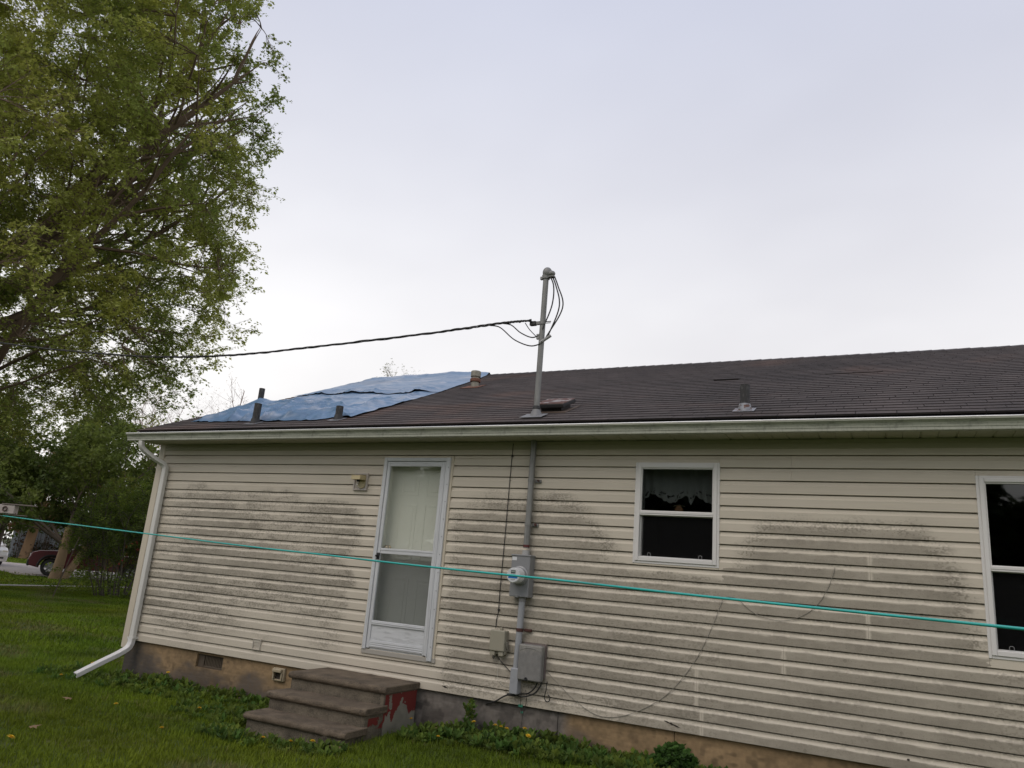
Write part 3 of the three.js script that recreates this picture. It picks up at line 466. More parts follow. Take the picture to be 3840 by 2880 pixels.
// ------------------------------------------------------------------ concrete steps
{
  const map = colTex(512, 512, (u, v) => { const n = fbm(u * 8, v * 8, 5, 141), f = noise(u * 190, v * 190, 142), p = sstep(0.55, 0.75, fbm(u * 5 + 3, v * 5, 4, 143)); const k = 0.35 + n * 0.95 + (f - 0.5) * 0.45 - p * 0.3; return [0.150 * k, 0.126 * k, 0.092 * k]; });
  const bump = grayTex(512, 512, (u, v) => fbm(u * 60, v * 60, 4, 145));
  const cm = mat(1, 1, 1, 0.93, { map, bumpMap: bump, bumpScale: 0.008 });
  const treadMap = colTex(512, 512, (u, v) => { const n = fbm(u * 9, v * 9, 5, 241), f = noise(u * 200, v * 200, 242); const k = 0.35 + n * 1.05 + (f - 0.5) * 0.4; return [0.130 * k, 0.100 * k, 0.068 * k]; });
  const tm = mat(1, 1, 1, 0.9, { map: treadMap, bumpMap: bump, bumpScale: 0.006 });
  const st = thing('concrete_steps', 'weathered three tread concrete steps with peeling red paint below the storm door', 'steps');
  const uvm = (g) => { const p = g.attributes.position, n = g.attributes.normal, u = g.attributes.uv; for (let i = 0; i < p.count; i++) { const ax = Math.abs(n.getX(i)), ay = Math.abs(n.getY(i)); u.setXY(i, (ax > 0.6 ? p.getZ(i) : p.getX(i)) * 0.9, (ay > 0.6 ? p.getZ(i) : p.getY(i)) * 0.9 + 0.13); } return g; };
  const x0 = -5.58, x1 = -4.385, rows = [[0.05, 0.61], [-0.115, 0.885], [-0.275, 1.15]];
  // treads with a rounded nosing, worn by noise
  rows.forEach(([y, zf], k) => {
    const zb = k ? rows[k - 1][1] - 0.06 : 0.018, th = 0.05;
    const pts = []; for (let i = 0; i <= 8; i++) { const a = -Math.PI / 2 + (i / 8) * Math.PI; pts.push([zf - th / 2 + Math.cos(a) * th / 2, y - th / 2 + Math.sin(a) * th / 2]); } pts.push([zb, y], [zb, y - th]);
    const g0 = alongX(pts, 0, x1 - x0 + 0.0); const N = 48; const s = new THREE.Shape(pts.map(([z, yy]) => new THREE.Vector2(-z, yy)));
    const g = new THREE.ExtrudeGeometry(s, { depth: x1 - x0, steps: N, bevelEnabled: true, bevelThickness: 0.012, bevelSize: 0.008, bevelSegments: 2 }); g.rotateY(Math.PI / 2); g.translate(x0, 0, 0);
    const p = g.attributes.position; for (let i = 0; i < p.count; i++) { const x = p.getX(i), yy = p.getY(i), z = p.getZ(i); let d = (fbm(x * 9, yy * 20 + z * 9 + k * 9, 3, 151) - 0.5) * 0.010; let chip = 0; if (k === 2) { chip = 0.035 * sstep(0.08, 0.0, Math.abs(x + 4.62)) * sstep(zf - 0.08, zf, z) + 0.02 * sstep(0.05, 0, Math.abs(x + 4.46)) * sstep(zf - 0.05, zf, z); } p.setXYZ(i, x, yy + d * 0.7 - chip * 0.6, z + (z > zf - 0.1 ? d * 1.2 - chip : 0)); }
    g.computeVertexNormals(); part('tread', uvm(g), tm, st);
  });
  const ris = [[-0.70, 0.005, 0.022, 0.583], [-0.70, -0.16, 0.583, 0.858], [-0.70, -0.32, 0.858, 1.123]];
  ris.forEach(([a, b, z0, z1], k) => part('riser', uvm(rbox(x0 + 0.012, x1 - 0.014 - (k === 1 ? 0.0 : 0), a, b, z0, z1 - 0.001, 0.006, 1)), cm, st));
  // red paint left on the side, flaked to bare concrete
  const cv = document.createElement('canvas'); void cv;
  const P = [], U = [], I = []; const Nx = 110, Ny = 60, zA = 0.03, zB = 1.08, yA = -0.36, yB = -0.016; const painted = (z, y) => { const n = fbm(z * 6, y * 7, 4, 161), n2 = fbm(z * 17 + 4, y * 17, 4, 165); if (z < 0.57) { const drip = fbm(z * 16, 3.1, 3, 163); const arch = Math.hypot((z - 0.27) * 1.0, (y + 0.36) * 0.62) < 0.125 + 0.06 * n; return y > -0.30 + drip * 0.15 && n2 < 0.66 && !arch; } return y > -0.30 && y < -0.20 && z < 0.80 && n2 > 0.50 && n > 0.4; };
  let id = 0; for (let j = 0; j < Ny; j++) for (let i = 0; i < Nx; i++) { const z = lerp(zA, zB, (i + 0.5) / Nx), y = lerp(yA, yB, (j + 0.5) / Ny); const top = z < 0.56 ? -0.014 : z < 0.83 ? -0.18 : -0.34; if (y > top || !painted(z, y)) continue; const x = x1 - 0.0115; const a = lerp(zA, zB, i / Nx), b = lerp(zA, zB, (i + 1) / Nx), c = lerp(yA, yB, j / Ny), d = lerp(yA, yB, (j + 1) / Ny); P.push(x, c, b, x, c, a, x, d, a, x, d, b); I.push(id, id + 1, id + 2, id, id + 2, id + 3); id += 4; }
  const g = new THREE.BufferGeometry(); g.setAttribute('position', new THREE.Float32BufferAttribute(P, 3)); g.setIndex(I); g.computeVertexNormals(); part('red_paint', g, mat(0.16, 0.022, 0.018, 0.6), st, 'flaking dark red paint on the side of the steps');
  part('skim_coat', uvm(rbox(x1 - 0.016, x1 - 0.0125, -0.60, -0.018, 0.03, 0.562, 0.001, 1)), mat(0.9, 0.9, 0.9, 0.9, { map: colTex(256, 256, (u, v) => { const k = 0.7 + fbm(u * 12, v * 12, 4, 171) * 0.55; return [0.25 * k, 0.235 * k, 0.19 * k]; }) }), st);
}

// ------------------------------------------------------------------ roof furniture
const pipeMat = mat(1, 1, 1, 0.75, { map: colTex(128, 256, (u, v) => { const k = 0.7 + fbm(u * 6, v * 8, 4, 181) * 0.6; const s = sstep(0.72, 0.8, noise(u * 22, v * 30, 182)); return [0.034 * k + s * 0.03, 0.033 * k + s * 0.03, 0.032 * k + s * 0.03]; }) });
const flashMat = mat(1, 1, 1, 0.45, { metalness: 0.35, map: colTex(128, 128, (u, v) => { const n = fbm(u * 6, v * 6, 4, 185), r = sstep(0.58, 0.72, fbm(u * 9 + 4, v * 3, 3, 186)); const k = 0.7 + n * 0.5; return [lerp(0.25, 0.12, r) * k, lerp(0.26, 0.06, r) * k, lerp(0.275, 0.04, r) * k]; }) });
function roofFrame(o, x, s) { const p = roofP(x, s, 0); o.position.set(p[0], p[1], p[2]); }
function skirt(r0, r1, h, w, l) {  // cone boot over a plate lying on the slope
  const plate = new RoundedBoxGeometry(w, 0.006, l, 1, 0.002); plate.translate(0, 0.015, l * 0.16); plate.rotateX(TH); const cone = new THREE.CylinderGeometry(r1, r0, h, 18, 3); const p = cone.attributes.position; for (let i = 0; i < p.count; i++) { const y = p.getY(i), f = 0.5 - y / h; p.setY(i, y + h / 2 - p.getZ(i) * Math.tan(TH) * f); } cone.computeVertexNormals(); cone.translate(0, 0.005, 0); return [plate, cone];
}
function ventPipe(x, s, r, h, label, tilt = 0, rust = false) {
  const t = thing('vent_pipe', label, 'vent pipe', 'plumbing vent pipes on the roof'); roofFrame(t, x, s); t.rotation.z = tilt;
  const g = new THREE.LatheGeometry([[r * 0.86, h - 0.1], [r * 0.86, h], [r, h], [r, -0.1]].map((q) => new THREE.Vector2(...q)).reverse(), 22); part('pipe', g, pipeMat, t);
  part('pipe_shade_disc', new THREE.CylinderGeometry(r * 0.84, r * 0.84, 0.01, 16).translate(0, h - 0.09, 0), blackRubber, t);  // black disc painted in for the shaded inside of the pipe
  const [plate, cone] = skirt(r * 1.5, r * 1.12, 0.06, 0.19, 0.17); part('flashing', plate, flashMat, t); part('boot', cone, rust ? flashMat : blackRubber, t); return t;
}
const sOf = (z) => (EZ - z) / CT;
ventPipe(-1.176, sOf(0.03), 0.044, 0.245, 'black vent pipe with rusty flashing on the roof above the windows', 0, true);
ventPipe(-5.985, sOf(-0.055), 0.044, 0.175, 'short black vent pipe at the lower right corner of the blue tarp', 0);
ventPipe(-7.245, sOf(0.05), 0.046, 0.265, 'black vent pipe standing before the lower edge of the blue tarp', -0.02);
ventPipe(-8.83, sOf(-1.48), 0.045, 0.295, 'black vent pipe rising from under the far left of the tarp', 0);
{ // galvanised flue with cap
  const t = thing('metal_flue', 'galvanised metal flue with round cap and rusty collar near the roof ridge', 'flue'); roofFrame(t, -5.665, sOf(-2.69));
  const gal = mat(1, 1, 1, 0.5, { metalness: 0.3, map: colTex(256, 64, (u, v) => { const n = fbm(u * 10, v * 3, 4, 191); const k = 0.7 + n * 0.5; return [0.26 * k, 0.245 * k, 0.20 * k]; }) });
  const rusty = mat(1, 1, 1, 0.9, { map: colTex(128, 64, (u, v) => { const k = 0.6 + fbm(u * 14, v * 8, 4, 192) * 0.8; return [0.15 * k, 0.07 * k, 0.045 * k]; }) });
  const lathe = (pts) => new THREE.LatheGeometry(pts.map((p) => new THREE.Vector2(...p)), 26);
  part('pipe', lathe([[0.062, -0.1], [0.062, 0.19]]), gal, t); part('collar', lathe([[0.062, 0.075], [0.078, 0.078], [0.082, 0.085], [0.082, 0.122], [0.076, 0.13], [0.05, 0.135]]), rusty, t); part('neck', lathe([[0.05, 0.13], [0.05, 0.16]]), rusty, t); part('cap', lathe([[0.03, 0.15], [0.072, 0.155], [0.077, 0.165], [0.077, 0.195], [0.074, 0.2], [0.077, 0.205], [0.077, 0.245], [0.070, 0.252], [0, 0.258]]), gal, t);
  const [plate] = skirt(0.1, 0.07, 0.05, 0.3, 0.3); part('flashing', plate, rusty, t);
}
{ // low box vent with rusted lid
  const t = thing('roof_vent', 'low rusty square roof vent right of the service mast', 'roof vent'); roofFrame(t, -3.21, sOf(-0.3)); t.rotation.x = TH;
  const rm = mat(1, 1, 1, 0.75, { map: colTex(256, 256, (u, v) => { const n = fbm(u * 5, v * 5, 5, 195), w = sstep(0.5, 0.6, fbm(u * 6 + 9, v * 6, 4, 196)); const k = 0.7 + n * 0.6; return [lerp(0.11, 0.30, w) * k, lerp(0.045, 0.27, w) * k, lerp(0.03, 0.25, w) * k]; }) }), dk = mat(0.022, 0.02, 0.02, 0.7);
  part('plate', new RoundedBoxGeometry(0.40, 0.006, 0.44, 1, 0.002).translate(0, 0.012, 0), mat(0.1, 0.07, 0.05, 0.8), t); part('throat', new RoundedBoxGeometry(0.24, 0.06, 0.26, 2, 0.01).translate(0, 0.04, 0), dk, t); part('hood', rbox(-0.165, 0.165, 0.052, 0.097, -0.185, 0.175, 0.012, 3), dk, t); part('lid', rbox(-0.162, 0.162, 0.092, 0.106, -0.182, 0.172, 0.007, 2), rm, t);
}
// blue tarpaulins, draped
{
  const bl = colTex(1024, 1024, (u, v) => { const x = u * 4, y = v * 6; const n = fbm(x * 1.6, y * 1.6, 5, 201), w = sstep(0.52, 0.74, fbm(x * 2.6 + 3, y * 5, 5, 202)), d = sstep(0.60, 0.72, fbm(x * 1.7 + 8, y * 2.2, 4, 203)), weave = 0.97 + 0.06 * (((Math.floor(x * 120) + Math.floor(y * 120)) & 1) ? 1 : 0); let c = [0.122, 0.212, 0.335]; c = c.map((q, i) => lerp(q, [0.36, 0.40, 0.47][i], w * 0.7)); c = c.map((q, i) => lerp(q, [0.075, 0.125, 0.2][i], d * 0.55)); const k = (0.82 + n * 0.36) * weave; return c.map((q) => q * k); });
  const tmat = mat(1, 1, 1, 0.36, { map: bl, side: THREE.DoubleSide });
  const ridged = (x, y, s) => 1 - Math.abs(noise(x, y, s) * 2 - 1);
  const wrinkle = (x, s, lowness) => {
    const w1 = fbm(x * 0.9 + s * 0.35, s * 0.8 - x * 0.3, 3, 211) - 0.4, w2 = Math.pow(ridged(x * 2.1 + s * 0.9, s * 2.4 - x * 0.9, 212), 4), w3 = Math.pow(ridged(x * 5 - s * 1.7, s * 6 + x, 213), 3), w4 = Math.pow(ridged(x * 1.3 + s * 2.2, s * 1.1 - x * 2.6, 214), 6);
    const w5 = Math.pow(ridged(x * 9 + s * 4, s * 3 - x * 2, 219), 3); const w6 = Math.pow(ridged(x * 1.5 + s * 0.75, s * 0.30 - x * 0.1, 220), 5); return 0.006 + Math.max(0, w1) * 0.15 * lowness + w6 * 0.055 * (0.25 + lowness) + w2 * 0.045 * (0.10 + lowness) + w3 * 0.014 * (0.25 + lowness) + w4 * 0.07 * lowness + w5 * 0.011 * (0.3 + lowness);
  };
  function tarp(label, xl, xr, sb, st, lowF, lift, nu, nv) {
    const P = [], U = [], I = [];
    for (let j = 0; j <= nv; j++) for (let i = 0; i <= nu; i++) {
      const u = i / nu, v = j / nv; let x = lerp(-9, -6, u); let s = lerp(sb(x), st(x), v); x = lerp(xl(s), xr(s), u); s = lerp(sb(x), st(x), v);
      const edge = Math.min(u, 1 - u, v * 1.2, 1) * 26; const low = lowF(x, s); const side = clamp(Math.min(u, 1 - u) * 26 * 0.4 + 0.2, 0.2, 1), under = lift > 0.02 ? wrinkle(x, s, clamp(1.15 - s * 0.36, 0.2, 1)) * (1 - sstep(2.9, 3.5, s)) : 0; let h = lift > 0.02 ? (Math.max(under + 0.005, lift * sstep(2.8, 3.3, s)) + wrinkle(x, s, low)) * side : (lift + wrinkle(x, s, low)) * clamp(edge * 0.4 + 0.2, 0.2, 1);
      const pd = Math.hypot(x + 8.83, s - sOf(-1.48)); h += 0.045 * Math.exp(-(pd * pd) / 0.07) * (lift < 0.03 ? 1 : 0);
      const d2 = Math.hypot(x + 7.0, s - 0.95); h += 0.05 * Math.exp(-(d2 * d2) / 0.10) * (lift < 0.03 ? 1 : 0);
      x += (noise(s * 5, u * 3, 215) - 0.5) * 0.03 * (u < 0.02 || u > 0.98 ? 1 : 0); let p;
      if (s <= SMAX) p = roofP(x, s, h + 0.012 + 0.03 * sstep(SMAX - 0.25, SMAX, s)); else { const e = s - SMAX; p = [x, 4.63 - e * ST + (h + 0.042), -4.35 - e * CT]; }
      P.push(...p); U.push((x + 9.2) / 4, s / 6);
    }
    for (let j = 0; j < nv; j++) for (let i = 0; i < nu; i++) { const a = j * (nu + 1) + i; I.push(a, a + 1, a + nu + 1, a + 1, a + nu + 2, a + nu + 1); }
    const g = new THREE.BufferGeometry(); g.setAttribute('position', new THREE.Float32BufferAttribute(P, 3)); g.setAttribute('uv', new THREE.Float32BufferAttribute(U, 2)); g.setIndex(I); g.computeVertexNormals();
    return single('tarpaulin', label, 'tarp', g, tmat, 'blue tarps over the roof');
  }
  const right = (s) => pw([[0.40, -5.80], [0.55, -5.82], [0.93, -5.865], [1.65, -5.89], [2.98, -5.985], [4.41, -6.19], [5.1, -6.36], [5.6, -6.45]], s) + (noise(s * 3, 4, 216) - 0.5) * 0.03;
  tarp('lower crumpled blue tarp with torn bottom edge on the left roof slope', (s) => pw([[0.4, -8.72], [0.6, -8.70], [1.1, -8.88], [1.7, -9.03], [2.2, -8.96], [2.6, -8.82], [3.1, -9.0]], s), right, (x) => pw([[-8.75, 0.58], [-8.16, 0.48], [-7.4, 0.47], [-7.13, 0.41], [-6.6, 0.42], [-6.35, 0.37], [-6.12, 0.55], [-5.8, 0.50]], x) + (noise(x * 9, 1, 217) - 0.5) * 0.05, () => 3.05, (x, s) => clamp(1.15 - s * 0.36, 0.2, 1), 0.0, 190, 150);
  tarp('upper smooth pale blue tarp folded over the roof ridge', (s) => pw([[2.6, -9.06], [3.4, -9.09], [5.2, -9.10], [5.7, -9.1]], s), right, (x) => pw([[-9.1, 3.02], [-8.4, 2.92], [-7.9, 2.86], [-7.24, 2.74], [-6.5, 2.60], [-6.0, 2.70]], x) + (noise(x * 5, 7, 218) - 0.5) * 0.03, () => SMAX + 0.5, (x, s) => 0.10, 0.022, 190, 170);
}

// ------------------------------------------------------------------ service mast, meter, boxes, cables
const mastMat = mat(1, 1, 1, 0.5, { metalness: 0.25, map: colTex(128, 512, (u, v) => { const k = 0.75 + fbm(u * 5, v * 30, 4, 221) * 0.5; return [0.215 * k, 0.215 * k, 0.205 * k]; }) });
const cableBlack = mat(0.022, 0.021, 0.02, 0.55), rust = mat(0.07, 0.028, 0.022, 0.85), pvcGray = mat(0.30, 0.31, 0.325, 0.5);
{
  const MX = -3.27, MZ = 0.065; const t = thing('service_mast', 'tall grey steel service mast with weatherhead rising through the roof', 'service mast'); t.position.set(MX, 0, MZ);
  part('mast_pipe', cyl([0, 1.455, 0], [0.0, 4.36, 0], 0.0305, 0.0305, 24), mastMat, t);
  const wh = part('weatherhead', [new THREE.SphereGeometry(0.055, 22, 16).scale(0.95, 1.15, 1.0).translate(0.012, 4.40, 0), new THREE.SphereGeometry(0.045, 18, 12).scale(1.0, 0.75, 0.85).translate(0.06, 4.385, 0), new THREE.CylinderGeometry(0.045, 0.042, 0.04, 20).translate(0, 4.348, 0)], mat(0.235, 0.235, 0.225, 0.55, { metalness: 0.2 }), t);
  part('clamp_bolt', [rbox(-0.065, -0.035, 4.325, 4.36, -0.015, 0.015, 0.004), rbox(0.03, 0.1, 4.34, 4.352, -0.03, 0.03, 0.003)], mastMat, wh);
  part('wire_bracket', [rbox(-0.05, 0.08, 3.842, 3.852, -0.038, -0.030, 0.002), rbox(-0.04, 0.11, 3.80, 3.808, 0.032, 0.040, 0.002), rbox(-0.075, -0.03, 3.805, 3.845, -0.012, 0.012, 0.004)], mastMat, t);
  part('insulator', rbox(-0.15, -0.075, 3.80, 3.85, -0.022, 0.022, 0.01), cableBlack, t);
  const lead = (a, b, c) => part('lead_wire', tube([a, [a[0] + 0.05, a[1] - 0.12, a[2]], b, c], 0.0075, 40, 7), cableBlack, t);
  lead([0.055, 4.355, 0.02], [0.105, 4.02, 0.02], [0.02, 3.74, 0.035]); lead([0.075, 4.355, 0.0], [0.185, 4.0, 0.01], [0.07, 3.63, 0.02]); lead([0.09, 4.36, -0.02], [0.215, 4.0, -0.015], [0.05, 3.62, 0.03]);
  part('connector', [cyl([0.02, 3.60, 0.035], [0.11, 3.67, 0.01], 0.017, 0.017, 10), cyl([0.0, 3.585, 0.04], [0.035, 3.62, 0.03], 0.014, 0.014, 10), rbox(-0.06, -0.025, 3.64, 3.70, -0.015, 0.015, 0.006)], mat(0.3, 0.3, 0.29, 0.5), t);
  part('drop_wire', [tube([[-0.46, 3.838, 0.055], [-0.36, 3.815, 0.045], [-0.24, 3.72, 0.03], [-0.1, 3.66, 0.02], [-0.03, 3.68, 0.01]], 0.007, 30, 6), tube([[-0.62, 3.825, 0.065], [-0.5, 3.80, 0.055], [-0.3, 3.64, 0.04], [-0.1, 3.56, 0.035], [0, 3.575, 0.03]], 0.007, 30, 6), tube([[-0.21, 3.84, 0.0], [-0.15, 3.76, 0.01], [-0.06, 3.67, 0.01]], 0.005, 12, 6)], cableBlack, t);
  // boot on the shingles
  const [plate, cone] = skirt(0.075, 0.036, 0.075, 0.24, 0.20); const py = roofP(MX, sOf(MZ), 0)[1]; part('flashing', [plate.translate(0, py, 0.02), cone.translate(0, py, 0)], mat(0.2, 0.2, 0.2, 0.6, { metalness: 0.2 }), t); part('collar', new THREE.CylinderGeometry(0.036, 0.042, 0.03, 18).translate(0, py + 0.1, 0), blackRubber, t);
  for (const [y, m] of [[2.13, mastMat], [1.69, mastMat]]) part('strap', [new THREE.CylinderGeometry(0.035, 0.035, 0.03, 20).translate(0, y, 0), rbox(0.03, 0.095, y - 0.02, y + 0.012, -0.052, -0.03, 0.004)], m, t);
  part('strap_bolt', [new THREE.CylinderGeometry(0.013, 0.013, 0.03, 10).rotateX(Math.PI / 2).translate(0.07, 1.69, -0.03), new THREE.CylinderGeometry(0.009, 0.009, 0.03, 10).rotateX(Math.PI / 2).translate(0.07, 2.13, -0.025)], rust, t);
  part('paint_ring', new THREE.CylinderGeometry(0.0315, 0.0315, 0.025, 20).translate(0, 1.475, 0), mat(0.10, 0.02, 0.02, 0.7), t);
}
{
  const t = thing('electric_meter', 'grey electric meter box with round glass meter on the siding', 'electric meter'); t.position.set(-3.29, 0.985, 0.012);
  const bm = mat(0.225, 0.23, 0.235, 0.5, { metalness: 0.1 });
  part('box', [rbox(-0.102, 0.102, 0, 0.395, 0, 0.115, 0.008, 3), rbox(-0.108, 0.108, 0.388, 0.404, 0, 0.122, 0.006)], bm, t);
  part('hub', [new THREE.CylinderGeometry(0.036, 0.04, 0.05, 20).translate(0.02, 0.425, 0.053)], mat(0.33, 0.33, 0.32, 0.5), t);
  part('socket_ring', [new THREE.TorusGeometry(0.082, 0.012, 12, 36).translate(0, 0.20, 0.118), new THREE.CylinderGeometry(0.082, 0.086, 0.05, 36).rotateX(Math.PI / 2).translate(0, 0.2, 0.135)], mat(0.33, 0.335, 0.34, 0.4, { metalness: 0.4 }), t);
  part('meter_body', new THREE.LatheGeometry([[0, 0.105], [0.066, 0.105], [0.072, 0.098], [0.077, 0.0]].map((p) => new THREE.Vector2(...p)), 36).rotateX(Math.PI / 2).translate(0, 0.2, 0.155), mat(0.62, 0.63, 0.63, 0.3), t);
  const cv = document.createElement('canvas'); cv.width = cv.height = 256; const c = cv.getContext('2d'); c.fillStyle = '#c9cbcb'; c.fillRect(0, 0, 256, 256); c.fillStyle = '#3c4042'; c.fillRect(78, 34, 100, 62); c.fillStyle = '#8d9690'; c.fillRect(86, 46, 84, 26); c.fillStyle = '#4a4a4a'; c.fillRect(88, 108, 92, 7); c.fillStyle = '#7a3030'; c.fillRect(92, 122, 60, 6); c.fillStyle = '#1d66a8'; c.fillRect(28, 142, 200, 44); c.fillStyle = '#555'; c.fillRect(78, 200, 100, 8); c.fillRect(92, 216, 72, 5);
  const ft = new THREE.CanvasTexture(cv); ft.colorSpace = THREE.SRGBColorSpace;
  part('meter_face', new THREE.CircleGeometry(0.064, 36).translate(0, 0.2, 0.2625), mat(1, 1, 1, 0.35, { map: ft }), t);
  part('sticker', box(-0.094, -0.044, 0.345, 0.378, 0.1152, 0.1162), mat(0.62, 0.63, 0.63, 0.5), t);
  part('latch', rbox(-0.03, 0.0, -0.006, 0.02, 0.1, 0.124, 0.004), grayMetal, t);
}
{
  const t = thing('conduit', 'pale grey plastic conduit running down from the meter to the foundation', 'conduit'); t.position.set(-3.27, 0, 0.07);
  part('pipe', cyl([-0.012, 0.32, 0], [0.0, 0.99, 0], 0.031, 0.031, 22), pvcGray, t); part('coupling', cyl([0, 0.945, 0], [0, 0.985, 0], 0.036, 0.036, 22), mat(0.2, 0.2, 0.2, 0.6), t);
  part('junction_box', [rbox(-0.052, 0.034, 0.10, 0.335, -0.05, 0.045, 0.012, 3), new THREE.CylinderGeometry(0.024, 0.024, 0.004, 18).rotateX(Math.PI / 2).translate(-0.025, 0.23, 0.0455)], pvcGray, t);
  part('strap', [new THREE.CylinderGeometry(0.0345, 0.0345, 0.032, 20).translate(-0.004, 0.68, 0), rbox(0.03, 0.105, 0.668, 0.694, -0.05, -0.02, 0.005)], rust, t, 'rusty pipe strap');
}
{
  const t = thing('telephone_box', 'small beige telephone box left of the grey conduit', 'utility box'); t.position.set(-3.5, 0.43, 0.014); const bm = mat(0.30, 0.28, 0.215, 0.55);
  part('body', rbox(-0.085, 0.085, 0.0, 0.225, 0, 0.05, 0.008), bm, t); part('cover', rbox(-0.083, 0.083, 0.028, 0.228, 0.046, 0.082, 0.014, 3), bm, t); part('foot', [rbox(-0.075, -0.02, -0.012, 0.03, 0.005, 0.07, 0.005), rbox(0.02, 0.07, -0.012, 0.03, 0.005, 0.07, 0.005)], bm, t); part('latch', [rbox(0.083, 0.104, 0.07, 0.12, 0.03, 0.05, 0.004), new THREE.TorusGeometry(0.014, 0.003, 6, 14).translate(0.1, 0.05, 0.045)], mat(0.17, 0.16, 0.13, 0.6), t);
  part('screw_eye', rbox(-0.01, 0.018, 0.228, 0.25, 0.0, 0.02, 0.004), bm, t);
}
{
  const t = thing('cable_box', 'large weathered grey cable box right of the conduit near the foundation', 'utility box'); t.position.set(-3.12, 0.235, 0.014);
  const bm = mat(1, 1, 1, 0.7, { map: colTex(256, 256, (u, v) => { const n = fbm(u * 9, v * 9, 5, 231), f = noise(u * 120, v * 120, 232); const w = sstep(0.72, 0.95, v + (n - 0.5) * 0.3); const k = 0.8 + n * 0.35 + (f - 0.5) * 0.2; return [lerp(0.195, 0.25, w) * k, lerp(0.19, 0.24, w) * k, lerp(0.18, 0.215, w) * k]; }) });
  part('body', rbox(-0.115, 0.125, 0.03, 0.335, 0, 0.03, 0.004), mat(0.15, 0.12, 0.11, 0.7), t); part('cover', rbox(-0.128, 0.118, 0.0, 0.325, 0.026, 0.105, 0.018, 3), bm, t); part('arched_rib', tube([[-0.115, 0.268, 0.104], [-0.06, 0.288, 0.105], [-0.005, 0.295, 0.105], [0.05, 0.288, 0.105], [0.105, 0.268, 0.104]], 0.004, 24, 6), bm, t);
  part('lock', [new THREE.TorusGeometry(0.012, 0.005, 8, 18).translate(-0.03, 0.018, 0.107), new THREE.CircleGeometry(0.010, 16).translate(-0.03, 0.018, 0.1062)], blackRubber, t);
}
single('telephone_wire', 'thin black wire running straight down the siding to the beige box', 'cable', [tube([[-3.53, 2.52, 0.02], [-3.535, 2.2, 0.021], [-3.54, 1.6, 0.021], [-3.548, 1.0, 0.021], [-3.548, 0.82, 0.021], [-3.56, 0.74, 0.021], [-3.556, 0.665, 0.03]], 0.0042, 80, 6), rbox(-3.556, -3.53, 0.835, 0.85, 0.012, 0.028, 0.003), rbox(-3.543, -3.52, 2.38, 2.393, 0.008, 0.026, 0.003)], cableBlack);
single('ground_cable', 'black cable looping from the beige box down toward the conduit', 'cable', [tube([[-3.545, 0.43, 0.05], [-3.55, 0.40, 0.055], [-3.542, 0.385, 0.055], [-3.532, 0.41, 0.05]], 0.004, 20, 6), tube([[-3.53, 0.43, 0.04], [-3.47, 0.37, 0.035], [-3.38, 0.30, 0.03], [-3.31, 0.25, 0.03]], 0.004, 24, 6)], cableBlack);
single('white_wire', 'thin white wire curling below the beige box beside the conduit', 'cable', tube([[-3.46, 0.42, 0.05], [-3.48, 0.36, 0.04], [-3.50, 0.27, 0.03], [-3.48, 0.19, 0.025], [-3.42, 0.15, 0.022], [-3.32, 0.155, 0.03]], 0.0022, 40, 5), mat(0.55, 0.53, 0.46, 0.6));
single('black_cable', 'bundle of black cables leaving the conduit along the foundation edge', 'cable', [tube([[-3.01, 0.26, 0.05], [-3.03, 0.19, 0.06], [-3.08, 0.13, 0.06], [-3.2, 0.085, 0.055], [-3.3, 0.09, 0.06], [-3.38, 0.07, 0.05], [-3.5, 0.0, 0.03], [-3.58, -0.03, 0.0], [-3.62, -0.05, -0.02]], 0.0075, 60, 7), tube([[-3.05, 0.255, 0.05], [-3.08, 0.18, 0.055], [-3.15, 0.12, 0.05], [-3.25, 0.1, 0.05], [-3.34, 0.08, 0.05]], 0.0065, 40, 7), rbox(-3.36, -3.28, 0.075, 0.098, 0.045, 0.08, 0.008)], cableBlack);
single('cable_tail', 'short looped black cable tail hanging under the grey cable box', 'cable', tube([[-2.96, 0.25, 0.05], [-2.965, 0.17, 0.055], [-2.975, 0.11, 0.055], [-2.955, 0.075, 0.055], [-2.925, 0.085, 0.055], [-2.925, 0.12, 0.055], [-2.94, 0.135, 0.055]], 0.005, 40, 6), cableBlack);
{ const t = thing('ground_wire', 'thin ground wire with green clip hanging over the foundation below the conduit', 'wire'); const gm = mat(0.04, 0.20, 0.13, 0.5);
  part('wire', [tube([[-3.22, 0.1, 0.05], [-3.225, 0.0, 0.03], [-3.215, -0.1, 0.0], [-3.22, -0.2, -0.005], [-3.21, -0.34, 0.0]], 0.003, 40, 5), tube([[-3.17, 0.15, 0.06], [-3.165, 0.05, 0.04], [-3.19, -0.04, 0.02]], 0.003, 20, 5)], mat(0.05, 0.045, 0.04, 0.6), t); part('clip', [rbox(-3.25, -3.205, -0.015, 0.01, 0.02, 0.032, 0.003), rbox(-3.232, -3.208, -0.07, -0.052, 0.0, 0.012, 0.004)], gm, t); part('clamp', rbox(-3.23, -3.2, -0.29, -0.245, -0.01, 0.012, 0.005), mat(0.1, 0.07, 0.05, 0.6), t); }
